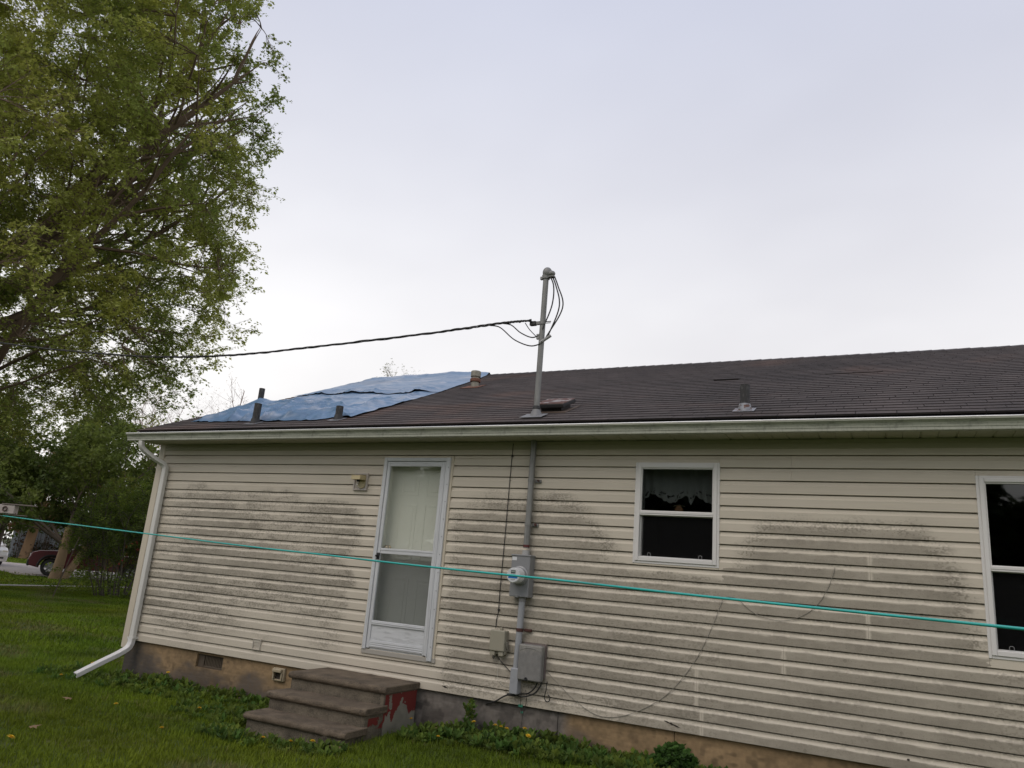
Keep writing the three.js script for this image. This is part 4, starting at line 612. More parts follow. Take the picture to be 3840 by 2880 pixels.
single('loose_wire', 'thin grey wire drooping across the siding from the cable box to below the window', 'cable', tube([[-3.0, 0.345, 0.02], [-2.85, 0.235, 0.022], [-2.70, 0.13, 0.022], [-2.47, 0.028, 0.023], [-2.29, 0.036, 0.023], [-2.08, 0.118, 0.022], [-1.835, 0.284, 0.021], [-1.6, 0.58, 0.021], [-1.445, 0.90, 0.02], [-1.37, 1.10, 0.02], [-1.347, 1.142, 0.022], [-1.25, 1.146, 0.024], [-1.15, 1.07, 0.022], [-1.06, 1.017, 0.022], [-0.94, 0.995, 0.022], [-0.83, 1.0, 0.021], [-0.68, 1.07, 0.021], [-0.578, 1.17, 0.021], [-0.5, 1.31, 0.02], [-0.455, 1.447, 0.018], [-0.455, 1.46, 0.0]], 0.0026, 200, 5), mat(0.27, 0.25, 0.21, 0.7));
single('stub_wire', 'short thin wire stub on the siding below the grey cable box', 'cable', tube([[-2.97, 0.235, 0.02], [-2.9, 0.2, 0.02], [-2.82, 0.13, 0.02]], 0.002, 16, 5), mat(0.3, 0.28, 0.23, 0.7));
{ // wall lamp with bare bulb
  const t = thing('wall_lamp', 'small cream porch lamp with bare bulb left of the storm door', 'lamp'); t.position.set(-5.45, 2.085, 0.012); const cm = mat(0.50, 0.42, 0.24, 0.5);
  part('mount_block', [...frameRect(-0.095, 0.095, -0.10, 0.10, 0.018, 0.018, 0.018, 0.018, 0, 0.032, 0.004), box(-0.08, 0.08, -0.085, 0.085, 0, 0.018)], mat(0.44, 0.40, 0.36, 0.6), t);
  part('back_plate', new THREE.CylinderGeometry(0.062, 0.066, 0.014, 28).rotateX(Math.PI / 2).translate(0.015, -0.012, 0.025), cm, t);
  part('shade', alongX(sheet([[0.02, 0.062], [0.05, 0.070], [0.10, 0.062], [0.135, 0.052], [0.137, 0.012]], 0.003), -0.05, 0.075), cm, t); part('shade_side', [box(0.072, 0.076, 0.014, 0.066, 0.02, 0.137), box(-0.051, -0.047, 0.014, 0.066, 0.02, 0.137)], cm, t);
  part('socket', cyl([0.012, 0.04, 0.085], [0.012, -0.005, 0.085], 0.017, 0.019, 16), blackRubber, t);
  part('bulb', new THREE.LatheGeometry([[0.012, 0.0], [0.014, -0.015], [0.026, -0.035], [0.030, -0.052], [0.022, -0.074], [0, -0.082]].map((p) => new THREE.Vector2(...p)).reverse(), 20).translate(0.012, -0.005, 0.085), mat(0.9, 0.9, 0.9, 0.05, { transmission: 1, thickness: 0, ior: 1.45 }), t); part('filament_stem', cyl([0.012, -0.01, 0.085], [0.012, -0.045, 0.085], 0.005, 0.003, 8), mat(0.7, 0.7, 0.7, 0.4), t);
}
// the three twisted conductors of the service drop
{
  const pts = [[-3.39, 3.85, 0.10], [-3.70, 3.842, 0.122], [-4.5, 3.786, 0.162], [-6.11, 3.706, 0.242], [-7.58, 3.656, 0.316], [-8.84, 3.69, 0.378], [-9.96, 3.786, 0.435], [-12.49, 4.10, 0.561], [-17, 4.9, 0.79], [-24, 6.6, 1.14]];
  const c = new THREE.CatmullRomCurve3(pts.map((p) => V(...p))); const strands = [];
  for (let k = 0; k < 3; k++) { const q = []; for (let i = 0; i <= 420; i++) { const u = i / 420, p = c.getPoint(u), a = u * 150 + k * 2.094, amp = 0.0085 * (0.6 + 0.8 * noise(u * 40, k, 5)); q.push(V(p.x, p.y + Math.cos(a) * amp, p.z + Math.sin(a) * amp)); } strands.push(new THREE.TubeGeometry(new THREE.CatmullRomCurve3(q), 840, k === 2 ? 0.0055 : 0.0075, 6, false)); }
  single('service_drop_cable', 'twisted black overhead power cable running from the mast past the tree', 'cable', strands, cableBlack);
}

// ------------------------------------------------------------------ clothesline in front of the house
{
  const pts = []; const A = V(-7.5, 1.352, 2.884), B = V(0.30, 1.162, 4.405), C = B.clone().add(B.clone().sub(A).multiplyScalar(0.25));
  for (let i = 0; i <= 20; i++) { const u = i / 20, p = A.clone().lerp(C, u); p.y -= 0.03 * Math.sin(u * Math.PI) ; p.y += (noise(u * 14, 2, 335) - 0.5) * 0.006; pts.push(p.toArray()); }
  single('clothesline', 'teal plastic clothesline stretched across the yard in front of the house', 'clothesline', tube(pts, 0.0044, 160, 8), mat(1, 1, 1, 0.38, { map: colTex(1024, 8, (u, v) => { const n = fbm(u * 60, v * 2, 4, 331), d = sstep(0.62, 0.8, fbm(u * 140, v * 3, 3, 333)), k = 0.8 + n * 0.4; return [(0.02 + d * 0.05) * k, lerp(0.40, 0.30, d) * k, lerp(0.36, 0.27, d) * k]; }) }));
  const t = thing('clothesline_post', 'white wooden clothesline crossbar with pulley at the left edge', 'post'); t.position.set(-7.98, groundY(-7.98, 3.47), 3.47);
  const wm = mat(1, 1, 1, 0.8, { map: colTex(256, 64, (u, v) => { const k = 0.7 + fbm(u * 6, v * 20, 4, 251) * 0.5; return [0.42 * k, 0.37 * k, 0.34 * k]; }) });
  const y = 1.392 - t.position.y; part('post', rbox(-0.045, 0.045, -0.3, y + 0.1, -0.045, 0.045, 0.006), wm, t);
  const bar = part('crossbar', rbox(-1.3, 1.24, -0.04, 0.035, -0.03, 0.03, 0.006), wm, t); bar.position.set(0, y, 0); bar.rotation.y = 0.44;
  const pl = part('pulley_plate', [rbox(1.12, 1.40, 0.036, 0.046, -0.035, 0.035, 0.003), rbox(1.16, 1.34, -0.052, -0.045, -0.02, 0.02, 0.003)], mat(0.16, 0.13, 0.11, 0.7), bar);
  part('pulley_wheel', [new THREE.TorusGeometry(0.018, 0.006, 8, 18).translate(1.16, 0.0, 0.036), cyl([1.22, 0.04, 0.0], [1.24, -0.05, 0.0], 0.006, 0.006, 8)], mat(0.08, 0.05, 0.04, 0.7), pl);
}

// ------------------------------------------------------------------ plants
function segGeo(segs) {
  const P = [], N = [], I = []; const up = V(0, 1, 0), d = V(0, 0, 0), a = V(0, 0, 0), b = V(0, 0, 0); let id = 0;
  for (const [p, q, r0, r1, n] of segs) { d.copy(q).sub(p).normalize(); a.copy(Math.abs(d.y) > 0.9 ? V(1, 0, 0) : up).cross(d).normalize(); b.copy(d).cross(a); for (let k = 0; k < n; k++) { const t = (k / n) * Math.PI * 2, c = Math.cos(t), s = Math.sin(t), nx = a.x * c + b.x * s, ny = a.y * c + b.y * s, nz = a.z * c + b.z * s; P.push(p.x + nx * r0, p.y + ny * r0, p.z + nz * r0, q.x + nx * r1, q.y + ny * r1, q.z + nz * r1); N.push(nx, ny, nz, nx, ny, nz); } for (let k = 0; k < n; k++) { const u = id + k * 2, w = id + ((k + 1) % n) * 2; I.push(u, w, u + 1, w, w + 1, u + 1); } id += n * 2; }
  const g = new THREE.BufferGeometry(); g.setAttribute('position', new THREE.Float32BufferAttribute(P, 3)); g.setAttribute('normal', new THREE.Float32BufferAttribute(N, 3)); g.setIndex(I); return g;
}
function leafGeo(pts, fold) { // fan outline in xy, tip along +y, folded along the midrib
  const P = [], I = []; P.push(0, 0.42, 0); for (const [x, y] of pts) P.push(x, y, -Math.abs(x) * fold - y * y * 0.12); for (let i = 1; i < pts.length; i++) I.push(0, i, i + 1); I.push(0, pts.length, 1);
  const g = new THREE.BufferGeometry(); g.setAttribute('position', new THREE.Float32BufferAttribute(P, 3)); g.setIndex(I); return g.toNonIndexed();
}
const mapleLeaf = leafGeo([[0, 0], [0.34, 0.06], [0.2, 0.26], [0.52, 0.46], [0.2, 0.56], [0, 1], [-0.2, 0.56], [-0.52, 0.46], [-0.2, 0.26], [-0.34, 0.06]], 0.35);
const ovalLeaf = leafGeo([[0, 0], [0.24, 0.25], [0.26, 0.55], [0, 1], [-0.26, 0.55], [-0.24, 0.25]], 0.4);
function clusterGeo(leaf, n, size, spread, droop, seed) {
  const R = rng(seed), out = []; for (let k = 0; k < n; k++) { const g = leaf.clone(); const s = size * (0.65 + 0.6 * R()); g.scale(s, s, s); g.rotateX(Math.PI / 2 + droop + (R() - 0.5) * 1.0); g.rotateZ((R() - 0.5) * 0.8); g.translate(0, 0, spread * 0.25); g.rotateY((k / n) * Math.PI * 2 + R() * 1.2); g.translate((R() - 0.5) * spread, (R() - 0.5) * spread, (R() - 0.5) * spread); out.push(g); }
  const m = merge(out); m.computeVertexNormals(); return m;
}
function instanced(name, geo, m, list, parent, colors) {
  const o = sh(new THREE.InstancedMesh(geo, m, list.length)); o.name = name; const M = new THREE.Matrix4(), Q = new THREE.Quaternion(), E = new THREE.Euler(), S = V(1, 1, 1), c = new THREE.Color();
  list.forEach((q, i) => { E.set(q[4] || 0, q[5] || 0, q[6] || 0); Q.setFromEuler(E); S.setScalar(q[3]); M.compose(V(q[0], q[1], q[2]), Q, S); o.setMatrixAt(i, M); if (colors) { const k = colors(q, i); c.setRGB(k[0], k[1], k[2]); o.setColorAt(i, c); } });
  o.userData.kind = 'stuff'; parent.add(o); return o;
}
function growTree(o) {   // trunk, limbs, branches, twigs; returns wood segments and leaf spots
  const R = rng(o.seed), segs = [], spots = []; const inside = o.inside;
  const rec = (p, dir, len, r, lv) => {
    const cfg = o.levels[lv], n = cfg.steps, nodes = []; let q = p.clone(), d = dir.clone().normalize();
    for (let i = 0; i < n; i++) { const nd = d.clone().add(V((R() - 0.5) * cfg.wob, (R() - 0.5) * cfg.wob + cfg.up, (R() - 0.5) * cfg.wob)).normalize(); const e = q.clone().addScaledVector(nd, len / n); if (lv > 0 && !inside(e)) { const k = segs.length; if (nodes.length) segs[k - 1][3] = 0.008; if (nodes.length > 1) { segs[k - 2][3] = segs[k - 1][2] = segs[k - 2][2] * 0.5; } break; } const r0 = r * (1 - (i / n) * cfg.taper), r1 = r * (1 - ((i + 1) / n) * cfg.taper); segs.push([q, e, r0, r1, lv === 0 ? 12 : lv === 1 ? 8 : lv === 2 ? 5 : 3]); nodes.push([e, nd, r1, (i + 1) / n]); q = e; d = nd; }
    if (!nodes.length) return;
    if (cfg.leaf) for (const [e] of nodes) for (let k = 0; k < cfg.leaf; k++) spots.push([e.x + (R() - 0.5) * cfg.sp, e.y + (R() - 0.5) * cfg.sp, e.z + (R() - 0.5) * cfg.sp, 0.6 + R() * 0.7, (R() - 0.5) * 1.1, R() * 6.28, (R() - 0.5) * 1.1]);
    const nx = o.levels[lv + 1]; if (!nx) return;
    for (let k = 0; k < nx.count; k++) {
      const f = nx.from + (1 - nx.from) * ((k + R()) / nx.count), nd = nodes[Math.min(nodes.length - 1, Math.floor(f * nodes.length))]; const [e, t, rr] = nd;
      const az = (o.azi && lv === 0 ? (k / nx.count) * Math.PI * 2 + R() * 0.5 : R() * Math.PI * 2); const ax = V(Math.cos(az), 0, Math.sin(az)); const perp = ax.addScaledVector(t, -ax.dot(t)).normalize(); const ang = nx.ang * (0.65 + 0.7 * R()); const out = o.center ? V(e.x - o.center.x, (e.y - o.center.y) * 0.5, e.z - o.center.z).normalize().multiplyScalar(nx.outw || 0) : V(0, 0, 0);
      const cd = t.clone().multiplyScalar(Math.cos(ang)).addScaledVector(perp, Math.sin(ang)).add(out).normalize();
      rec(e, cd, nx.len * (0.7 + 0.6 * R()), Math.min(rr * 0.8, nx.r * (0.8 + 0.4 * R())), lv + 1);
    }
  };
  for (const b of o.bases) rec(b[0], b[1], o.levels[0].len * (b[2] || 1), o.levels[0].r * (b[2] || 1), 0);
  return { segs, spots };
}
const bark = mat(1, 1, 1, 0.95, { map: colTex(128, 128, (u, v) => { const k = 0.7 + fbm(u * 10, v * 10, 4, 261) * 0.5; return [0.115 * k, 0.09 * k, 0.07 * k]; }) });
const barkTan = mat(0.27, 0.19, 0.115, 0.95), twigRed = mat(0.24, 0.135, 0.095, 0.95), barkDark = mat(0.055, 0.045, 0.036, 0.95);
const leafMat = (r, g, b) => mat(r, g, b, 0.85, { specularIntensity: 0.3, transmission: 0.5, thickness: 0, side: THREE.DoubleSide });
const leafMaple = leafMat(1, 1, 1), leafShrub = leafMat(1, 1, 1), leafDull = leafMat(1, 1, 1);
const mapleCl = clusterGeo(mapleLeaf, 4, 0.098, 0.075, 0.75, 301), mapleFar = clusterGeo(mapleLeaf, 4, 0.16, 0.2, 0.6, 302), shrubCl = clusterGeo(ovalLeaf, 6, 0.085, 0.12, 0.3, 303), budCl = clusterGeo(ovalLeaf, 4, 0.055, 0.07, 0.1, 304), broadCl = clusterGeo(ovalLeaf, 7, 0.42, 0.7, 0.4, 305);
const green = (r, g, b, vary = 0.35) => (q, i) => { const n = hash2(i, 7, 9), m = noise(q[0] * 0.6 + q[1] * 0.4, q[2] * 0.6, 15), k = 1 - vary / 2 + n * vary * 0.6 + (m - 0.5) * vary; return [r * k * (0.9 + 0.3 * m), g * k, b * k]; };
function treeThing(name, label, category, grown, wood, leafG, leafM, color, group, extra) {
  const t = thing(name, label, category, group); const trunk = grown.segs.filter((s) => s[4] >= 12), br = grown.segs.filter((s) => s[4] < 12);
  part('trunk', segGeo(trunk.length ? trunk : grown.segs), wood, t); const c = new THREE.Group(); c.name = 'crown'; t.add(c); if (br.length && trunk.length) part('branches', segGeo(br), extra || wood, c); if (grown.spots.length) instanced('foliage', leafG, leafM, grown.spots, c, color); return t;
}
{ // the big maple at the left
  const C = V(-24.6, 12.4, -4.6), gy = groundY(-25, -5);
  const prof = (p) => { const dx = p.x - C.x, dy = p.y - C.y, dz = p.z - C.z; const a = Math.atan2(dz, dx), ry = dy > 0 ? 17 : 10; const rr = 8.05 * (0.90 + 0.20 * noise(a * 2.2 + 9, p.y * 0.45, 41)) * (1 - 0.16 * sstep(1, 9, dy)); return Math.pow(Math.hypot(dx, dz) / rr, 2.6) + Math.pow(Math.abs(dy) / ry, 2.6) < 1; };
  const g = growTree({ seed: 5, center: C, azi: true, inside: prof, bases: [[V(-25, gy - 0.2, -5), V(0.03, 1, 0.02)]], levels: [
    { len: 10, r: 0.52, steps: 9, wob: 0.10, up: 0.1, taper: 0.6 },
    { count: 24, from: 0.26, ang: 0.74, len: 13.5, r: 0.15, steps: 14, wob: 0.24, up: 0.055, taper: 0.86, outw: 0.22 },
    { count: 13, from: 0.14, ang: 0.62, len: 4.8, r: 0.055, steps: 8, wob: 0.34, up: 0.03, taper: 0.85, outw: 0.2 },
  ] });
  // finer branches reach out into every part of the crown, each from the nearest limb
  const R = rng(23), nodes = g.segs.filter((q) => q[4] < 12).map((q) => q[1]); let made = 0;
  for (let k = 0; k < 20000 && made < 2500; k++) {
    const p = V(C.x + (R() * 2 - 1) * 10.4, C.y - 10 + R() * 22, C.z + (R() * 2 - 1) * 10.4); if (!prof(p)) continue;
    if (p.y < 3.2 + 2.4 * noise(p.x * 0.4, p.z * 0.4, 45)) continue;
    let best = null, bd = 12; for (const n of nodes) { const d = (n.x - p.x) ** 2 + (n.y - p.y) ** 2 + (n.z - p.z) ** 2; if (d < bd && n.y < p.y + 0.9) { bd = d; best = n; } } if (!best) continue; made++;
    const n = 5, mid = best.clone().lerp(p, 0.5).add(V(R() - 0.5, R() * 0.5, R() - 0.5).multiplyScalar(0.5)); let q = best; const path = [];
    for (let i = 1; i <= n; i++) { const u = i / n, e = best.clone().multiplyScalar((1 - u) * (1 - u)).addScaledVector(mid, 2 * u * (1 - u)).addScaledVector(p, u * u); g.segs.push([q, e, 0.017 * (1.15 - u) + 0.002, 0.017 * (1.15 - u - 0.2) + 0.002, 3]); path.push(e); q = e; }
    const dir = p.clone().sub(best).normalize();
    for (let i = 1; i < n; i++) for (let c = 0; c < 3; c++) { const b0 = path[i], d = V(R() - 0.5, R() - 0.45, R() - 0.5).normalize().multiplyScalar(0.9).add(dir).normalize(), len = 0.3 + R() * 0.45, e = b0.clone().addScaledVector(d, len); e.y -= 0.05; g.segs.push([b0, e, 0.007, 0.004, 3]); for (const f of [0.45, 0.8, 1.05]) { const l = b0.clone().lerp(e, f); g.spots.push([l.x + (R() - 0.5) * 0.1, l.y + (R() - 0.5) * 0.1 - 0.02, l.z + (R() - 0.5) * 0.1, 0.6 + R() * 0.75, (R() - 0.5) * 1.1, R() * 6.28, (R() - 0.5) * 1.1]); } }
  }
  treeThing('maple_tree', 'large spreading maple with fresh spring leaves filling the left of the view', 'tree', g, bark, mapleCl, leafMaple, green(0.35, 0.42, 0.10, 0.6), undefined, mat(0.15, 0.105, 0.075, 0.95));
}
{ // leafy multi stemmed shrub beside the yard
  const bx = -22.9, bz = -10.2, gy = groundY(bx, bz), C = V(bx, gy + 2.0, bz); const R = rng(9), bases = []; for (let k = 0; k < 22; k++) { const a = R() * 6.28, r = 0.15 + R() * 0.6; bases.push([V(bx + Math.cos(a) * r, gy - 0.1, bz + Math.sin(a) * r), V(Math.cos(a) * 0.42, 1, Math.sin(a) * 0.42), 0.7 + R() * 0.5]); }
  const inside = (p) => { const n = 0.85 + 0.3 * noise(p.x * 0.9, p.z * 0.9 + p.y, 51); const dx = (p.x - C.x) / (2.0 * n), dy = (p.y - C.y - 0.35) / (2.35 * n), dz = (p.z - C.z) / (2.0 * n); return dx * dx + dy * dy + dz * dz < 1; };
  const g = growTree({ seed: 19, center: C, inside, bases, levels: [{ len: 2.7, r: 0.028, steps: 6, wob: 0.25, up: 0.12, taper: 0.6 }, { count: 9, from: 0.25, ang: 0.7, len: 1.3, r: 0.011, steps: 4, wob: 0.4, up: 0.05, taper: 0.7, leaf: 1, sp: 0.25, outw: 0.3 }, { count: 5, from: 0.2, ang: 0.9, len: 0.6, r: 0.005, steps: 3, wob: 0.5, up: 0, taper: 0.7, leaf: 2, sp: 0.25 }] });
  for (let k = 0; k < 500; k++) { const a = R() * 6.28, r = 0.8 + R() * 1.3; g.spots.push([bx + Math.cos(a) * r, gy + 0.1 + R() * 0.7, bz + Math.sin(a) * r, 0.8 + R() * 0.6, R() - 0.5, R() * 6.28, R() - 0.5]); }
  const t = treeThing('garden_shrub', 'dense leafy garden shrub with many upright stems behind the house corner', 'shrub', g, mat(0.10, 0.085, 0.07, 0.95), shrubCl, leafShrub, green(0.23, 0.32, 0.05, 1.0));
  const fl = []; for (let k = 0; k < 12; k++) fl.push([bx + 1.6 + (R() - 0.5) * 0.9, gy + 1.4 + (R() - 0.5) * 0.8, bz + 1.2 + (R() - 0.5) * 0.6, 0.5 + R() * 0.4, R(), R() * 6, R()]); instanced('red_flowers', budCl, mat(0.35, 0.03, 0.03, 0.7), fl, t.children[1]);
}
function ellipsoidIn(cx, cy, cz, rx, ry, rz, s) { return (p) => { const n = 0.86 + 0.28 * noise(p.x * 0.5 + s, p.y * 0.5 + p.z * 0.5, 61 + s); const dx = (p.x - cx) / (rx * n), dy = (p.y - cy) / (ry * n), dz = (p.z - cz) / (rz * n); return dx * dx + dy * dy + dz * dz < 1; }; }
function midTree(o) {
  const gy = groundY(o.x, o.z), C = V(o.x, gy + o.cy, o.z); const k = o.r;
  const g = growTree({ seed: o.seed, center: C, azi: true, inside: ellipsoidIn(C.x, C.y, C.z, o.r, o.ry, o.r, o.seed), bases: o.bases ? o.bases(gy) : [[V(o.x, gy - 0.2, o.z), V(o.lean || 0, 1, 0)]], levels: [
    { len: o.trunkL, r: o.tr, steps: 6, wob: 0.1, up: 0.1, taper: 0.35 }, { count: o.n1 || 9, from: 0.35, ang: o.ang || 0.7, len: k * 1.15, r: o.tr * 0.36, steps: 8, wob: 0.28, up: o.up ?? 0.08, taper: 0.85, outw: 0.2 },
    { count: o.n2 || 8, from: 0.15, ang: 0.7, len: k * 0.5, r: 0.03, steps: 5, wob: 0.35, up: 0.04, taper: 0.8, outw: 0.1, leaf: o.leaf2 || 0, sp: 0.3 }, { count: o.n3 || 6, from: 0.1, ang: 0.7, len: k * 0.24, r: 0.011, steps: 3, wob: 0.4, up: 0.03, taper: 0.7, leaf: o.leaf ?? 2, sp: 0.35 }] });
  return treeThing(o.name, o.label, 'tree', g, o.wood || bark, o.geo || mapleFar, o.mat || leafDull, o.color, o.group, o.twig);
}
midTree({ name: 'forked_tree', label: 'tree with pale forked trunk standing in front of the maroon truck', x: -34.6, z: -15.4, seed: 31, cy: 4.9, r: 4.2, ry: 3.4, leaf: 3, leaf2: 2, trunkL: 2.6, tr: 0.25, n1: 14, ang: 0.9, up: 0.03, wood: barkTan, color: green(0.17, 0.23, 0.045, 0.7), bases: (gy) => [[V(-34.6, gy - 0.2, -15.4), V(0.10, 1, -0.16)], [V(-34.5, gy - 0.2, -15.6), V(0.28, 0.8, -0.42), 0.82]], twig: bark });
midTree({ name: 'brown_pine', label: 'leaning bare brown trunked tree beyond the gravel drive', x: -64.5, z: -31.8, seed: 37, cy: 6.0, r: 5.2, ry: 4.0, trunkL: 8.0, tr: 0.42, n1: 22, ang: 1.35, up: -0.03, lean: 0.12, wood: mat(0.30, 0.19, 0.11, 0.95), twig: mat(0.26, 0.155, 0.09, 0.95), geo: mapleFar, leaf: 4, leaf2: 2, color: green(0.26, 0.175, 0.08, 0.5) });
const twigTree = (x, z, seed, r, ry, cy, label) => midTree({ name: 'budding_tree', label, x, z, seed, cy, r, ry, trunkL: cy * 0.7, tr: 0.3, n1: 12, n2: 10, n3: 10, ang: 0.5, up: 0.10, wood: bark, twig: twigRed, geo: budCl, leaf: 1, color: green(0.26, 0.2, 0.09, 0.5), group: 'bare budding trees behind the house' });
twigTree(-42, -27, 41, 5.5, 6.5, 7.6, 'reddish bare budding tree showing just above the eave at left');
twigTree(-33.5, -22.5, 43, 4.2, 4.6, 4.6, 'low reddish budding tree directly left of the downspout corner');
midTree({ name: 'green_tree', label: 'mid green tree behind the shrub, left of the bare twigs', x: -42.5, z: -17.0, seed: 47, cy: 6.6, r: 5.4, ry: 5.2, trunkL: 4, tr: 0.24, color: green(0.17, 0.23, 0.045, 0.7), n1: 13, n2: 10, n3: 7, leaf: 3, leaf2: 2 });
midTree({ name: 'yellow_green_tree', label: 'yellow green bushy tree close behind the downspout corner', x: -27.5, z: -15.2, seed: 53, cy: 3.0, r: 2.6, ry: 2.9, trunkL: 1.6, tr: 0.12, n1: 14, color: green(0.24, 0.28, 0.05, 0.7), geo: shrubCl, leaf: 3, leaf2: 2 });
midTree({ name: 'tree_top', label: 'budding tree tip peeking over the roof ridge above the blue tarp', x: -25.2, z: -29.3, seed: 59, cy: 9.5, r: 3.2, ry: 5.4, trunkL: 9, tr: 0.3, ang: 0.45, up: 0.16, color: green(0.20, 0.22, 0.06, 0.5), geo: budCl, leaf: 3, leaf2: 1, n2: 9, n3: 7 });
// trees that stand behind the viewer; the window glass mirrors them
{
  const spots = [[-26, 27, 9.5], [-19, 30, 10.5], [-12.5, 28, 10], [-6, 31, 9.5], [0.5, 29, 8.0], [6.5, 31, 6.6], [12.5, 29, 6.2], [18.5, 31, 6.6]];
  const where = ['far left', 'second', 'third', 'fourth', 'fifth', 'sixth', 'seventh', 'last'];
  spots.forEach(([x, z, h], k) => midTree({ name: 'backyard_tree', label: `dark leafy backyard tree mirrored in the windows, ${where[k]} of the row from the left`, x, z, seed: 100 + k, cy: h * 0.52, r: 4.3, ry: h * 0.48, trunkL: h * 0.4, tr: 0.25, n1: 12, n2: 8, n3: 5, geo: broadCl, leaf: 3, leaf2: 2, color: green(0.05, 0.075, 0.02, 0.5), group: 'trees at the back of the yard' }));
}

{ // unseen hedge added behind the viewer to darken low reflections in the glass
  const t = thing('added_hedge', 'unseen dark hedge added behind the viewer to darken low reflections in the windows', 'hedge'); const R = rng(171), list = [], segs = []; for (let k = 0; k < 5200; k++) { const x = -34 + R() * 60, z = 33.5 + R() * 1.2, gy = groundY(x, z); list.push([x, gy + R() * 2.4, z, 0.6 + R() * 0.5, R(), R() * 6, R()]); if (k % 12 === 0) segs.push([V(x, gy, z), V(x + R() - 0.5, gy + 1.8, z), 0.03, 0.015, 4]); }
  part('stems', segGeo(segs), barkDark, t); instanced('foliage', broadCl, leafDull, list, t, green(0.05, 0.075, 0.02, 0.5));
}

// ------------------------------------------------------------------ vehicles beyond the lawn
function wheel(parent, x, z, r, w, rimM) { const g = new THREE.Group(); g.name = 'wheel'; parent.add(g); g.position.set(x, r, z); part('tyre', new THREE.LatheGeometry([[r * 0.62, -w / 2], [r * 0.9, -w / 2], [r, -w * 0.36], [r, w * 0.36], [r * 0.9, w / 2], [r * 0.62, w / 2]].map((p) => new THREE.Vector2(...p)), 28).rotateX(Math.PI / 2), blackRubber, g); const rim = [new THREE.CylinderGeometry(r * 0.64, r * 0.64, w * 0.5, 24, 1, true).rotateX(Math.PI / 2), new THREE.CylinderGeometry(r * 0.2, r * 0.2, w * 0.9, 16).rotateX(Math.PI / 2)]; for (let k = 0; k < 6; k++) rim.push(new THREE.BoxGeometry(r * 0.5, r * 0.17, w * 0.75).translate(r * 0.38, 0, 0).rotateZ(k * Math.PI / 3)); part('rim', rim, rimM, g); return g; }
function profileBody(pts, w, bevel) { const s = new THREE.Shape(pts.map((p) => new THREE.Vector2(...p))); const g = new THREE.ExtrudeGeometry(s, { depth: w - bevel * 2, bevelEnabled: true, bevelThickness: bevel, bevelSize: bevel * 0.6, bevelSegments: 3 }); g.translate(0, 0, -(w - bevel * 2) / 2); return g; }
const rimSilver = mat(0.34, 0.35, 0.36, 0.35, { metalness: 0.7 }), carGlass = mat(0.03, 0.035, 0.04, 0.06, { clearcoat: 1 });
function arch(cx, r, y) { const o = []; for (let i = 0; i <= 10; i++) { const a = Math.PI - (i / 10) * Math.PI; o.push([cx + Math.cos(a) * r, y + Math.sin(a) * r]); } return o; }
{ // maroon pickup, nose to the left (local -x)
  const t = thing('pickup_truck', 'dark maroon pickup truck parked behind the forked tree and shrub', 'truck'); const x = -37.4, z = -16.9; t.position.set(x, groundY(x, z) + 0.05, z); t.rotation.y = 1.02;
  const pm = mat(0.11, 0.008, 0.016, 0.4, { clearcoat: 0.25, clearcoatRoughness: 0.3 }), dk = mat(0.018, 0.018, 0.018, 0.6);
  // seen from the side: x forward is negative
  const W0 = 0.0, W1 = 3.6;
  part('body', profileBody([[-0.88, 0.5], ...arch(W0, 0.52, 0.42), [3.05, 0.42], ...arch(W1, 0.52, 0.42), [4.7, 0.5], [4.72, 1.12], [2.75, 1.12], [2.6, 1.78], [2.35, 1.84], [1.5, 1.84], [0.75, 1.18], [-0.55, 1.10], [-0.82, 1.0], [-0.9, 0.8]], 1.86, 0.09), pm, t);
  part('bumper', rbox(-1.0, -0.86, 0.42, 0.72, -0.92, 0.92, 0.06), dk, t); part('bumper', rbox(4.72, 4.84, 0.45, 0.68, -0.9, 0.9, 0.04), rimSilver, t);
  for (const s of [-1, 1]) { part('fender_flare', new THREE.TorusGeometry(0.54, 0.06, 8, 24, Math.PI).scale(1, 1, 1.6).translate(W0, 0.42, s * 0.90), dk, t); part('headlight', rbox(-0.93, -0.78, 0.84, 1.0, s * 0.72 - 0.16, s * 0.72 + 0.16, 0.03), mat(0.6, 0.6, 0.58, 0.15, { clearcoat: 1 }), t); part('side_window', profileBody([[1.05, 1.2], [1.55, 1.74], [2.5, 1.74], [2.62, 1.2]], 0.03, 0.005).translate(0, 0, s * 0.94), carGlass, t); wheel(t, W0, s * 0.80, 0.40, 0.26, rimSilver); wheel(t, W1, s * 0.80, 0.40, 0.26, rimSilver); }
  part('grille', rbox(-0.93, -0.88, 0.78, 1.02, -0.52, 0.52, 0.02), dk, t); part('windscreen', new THREE.BoxGeometry(0.85, 0.03, 1.5).rotateZ(0.70).translate(1.1, 1.52, 0), carGlass, t);
}
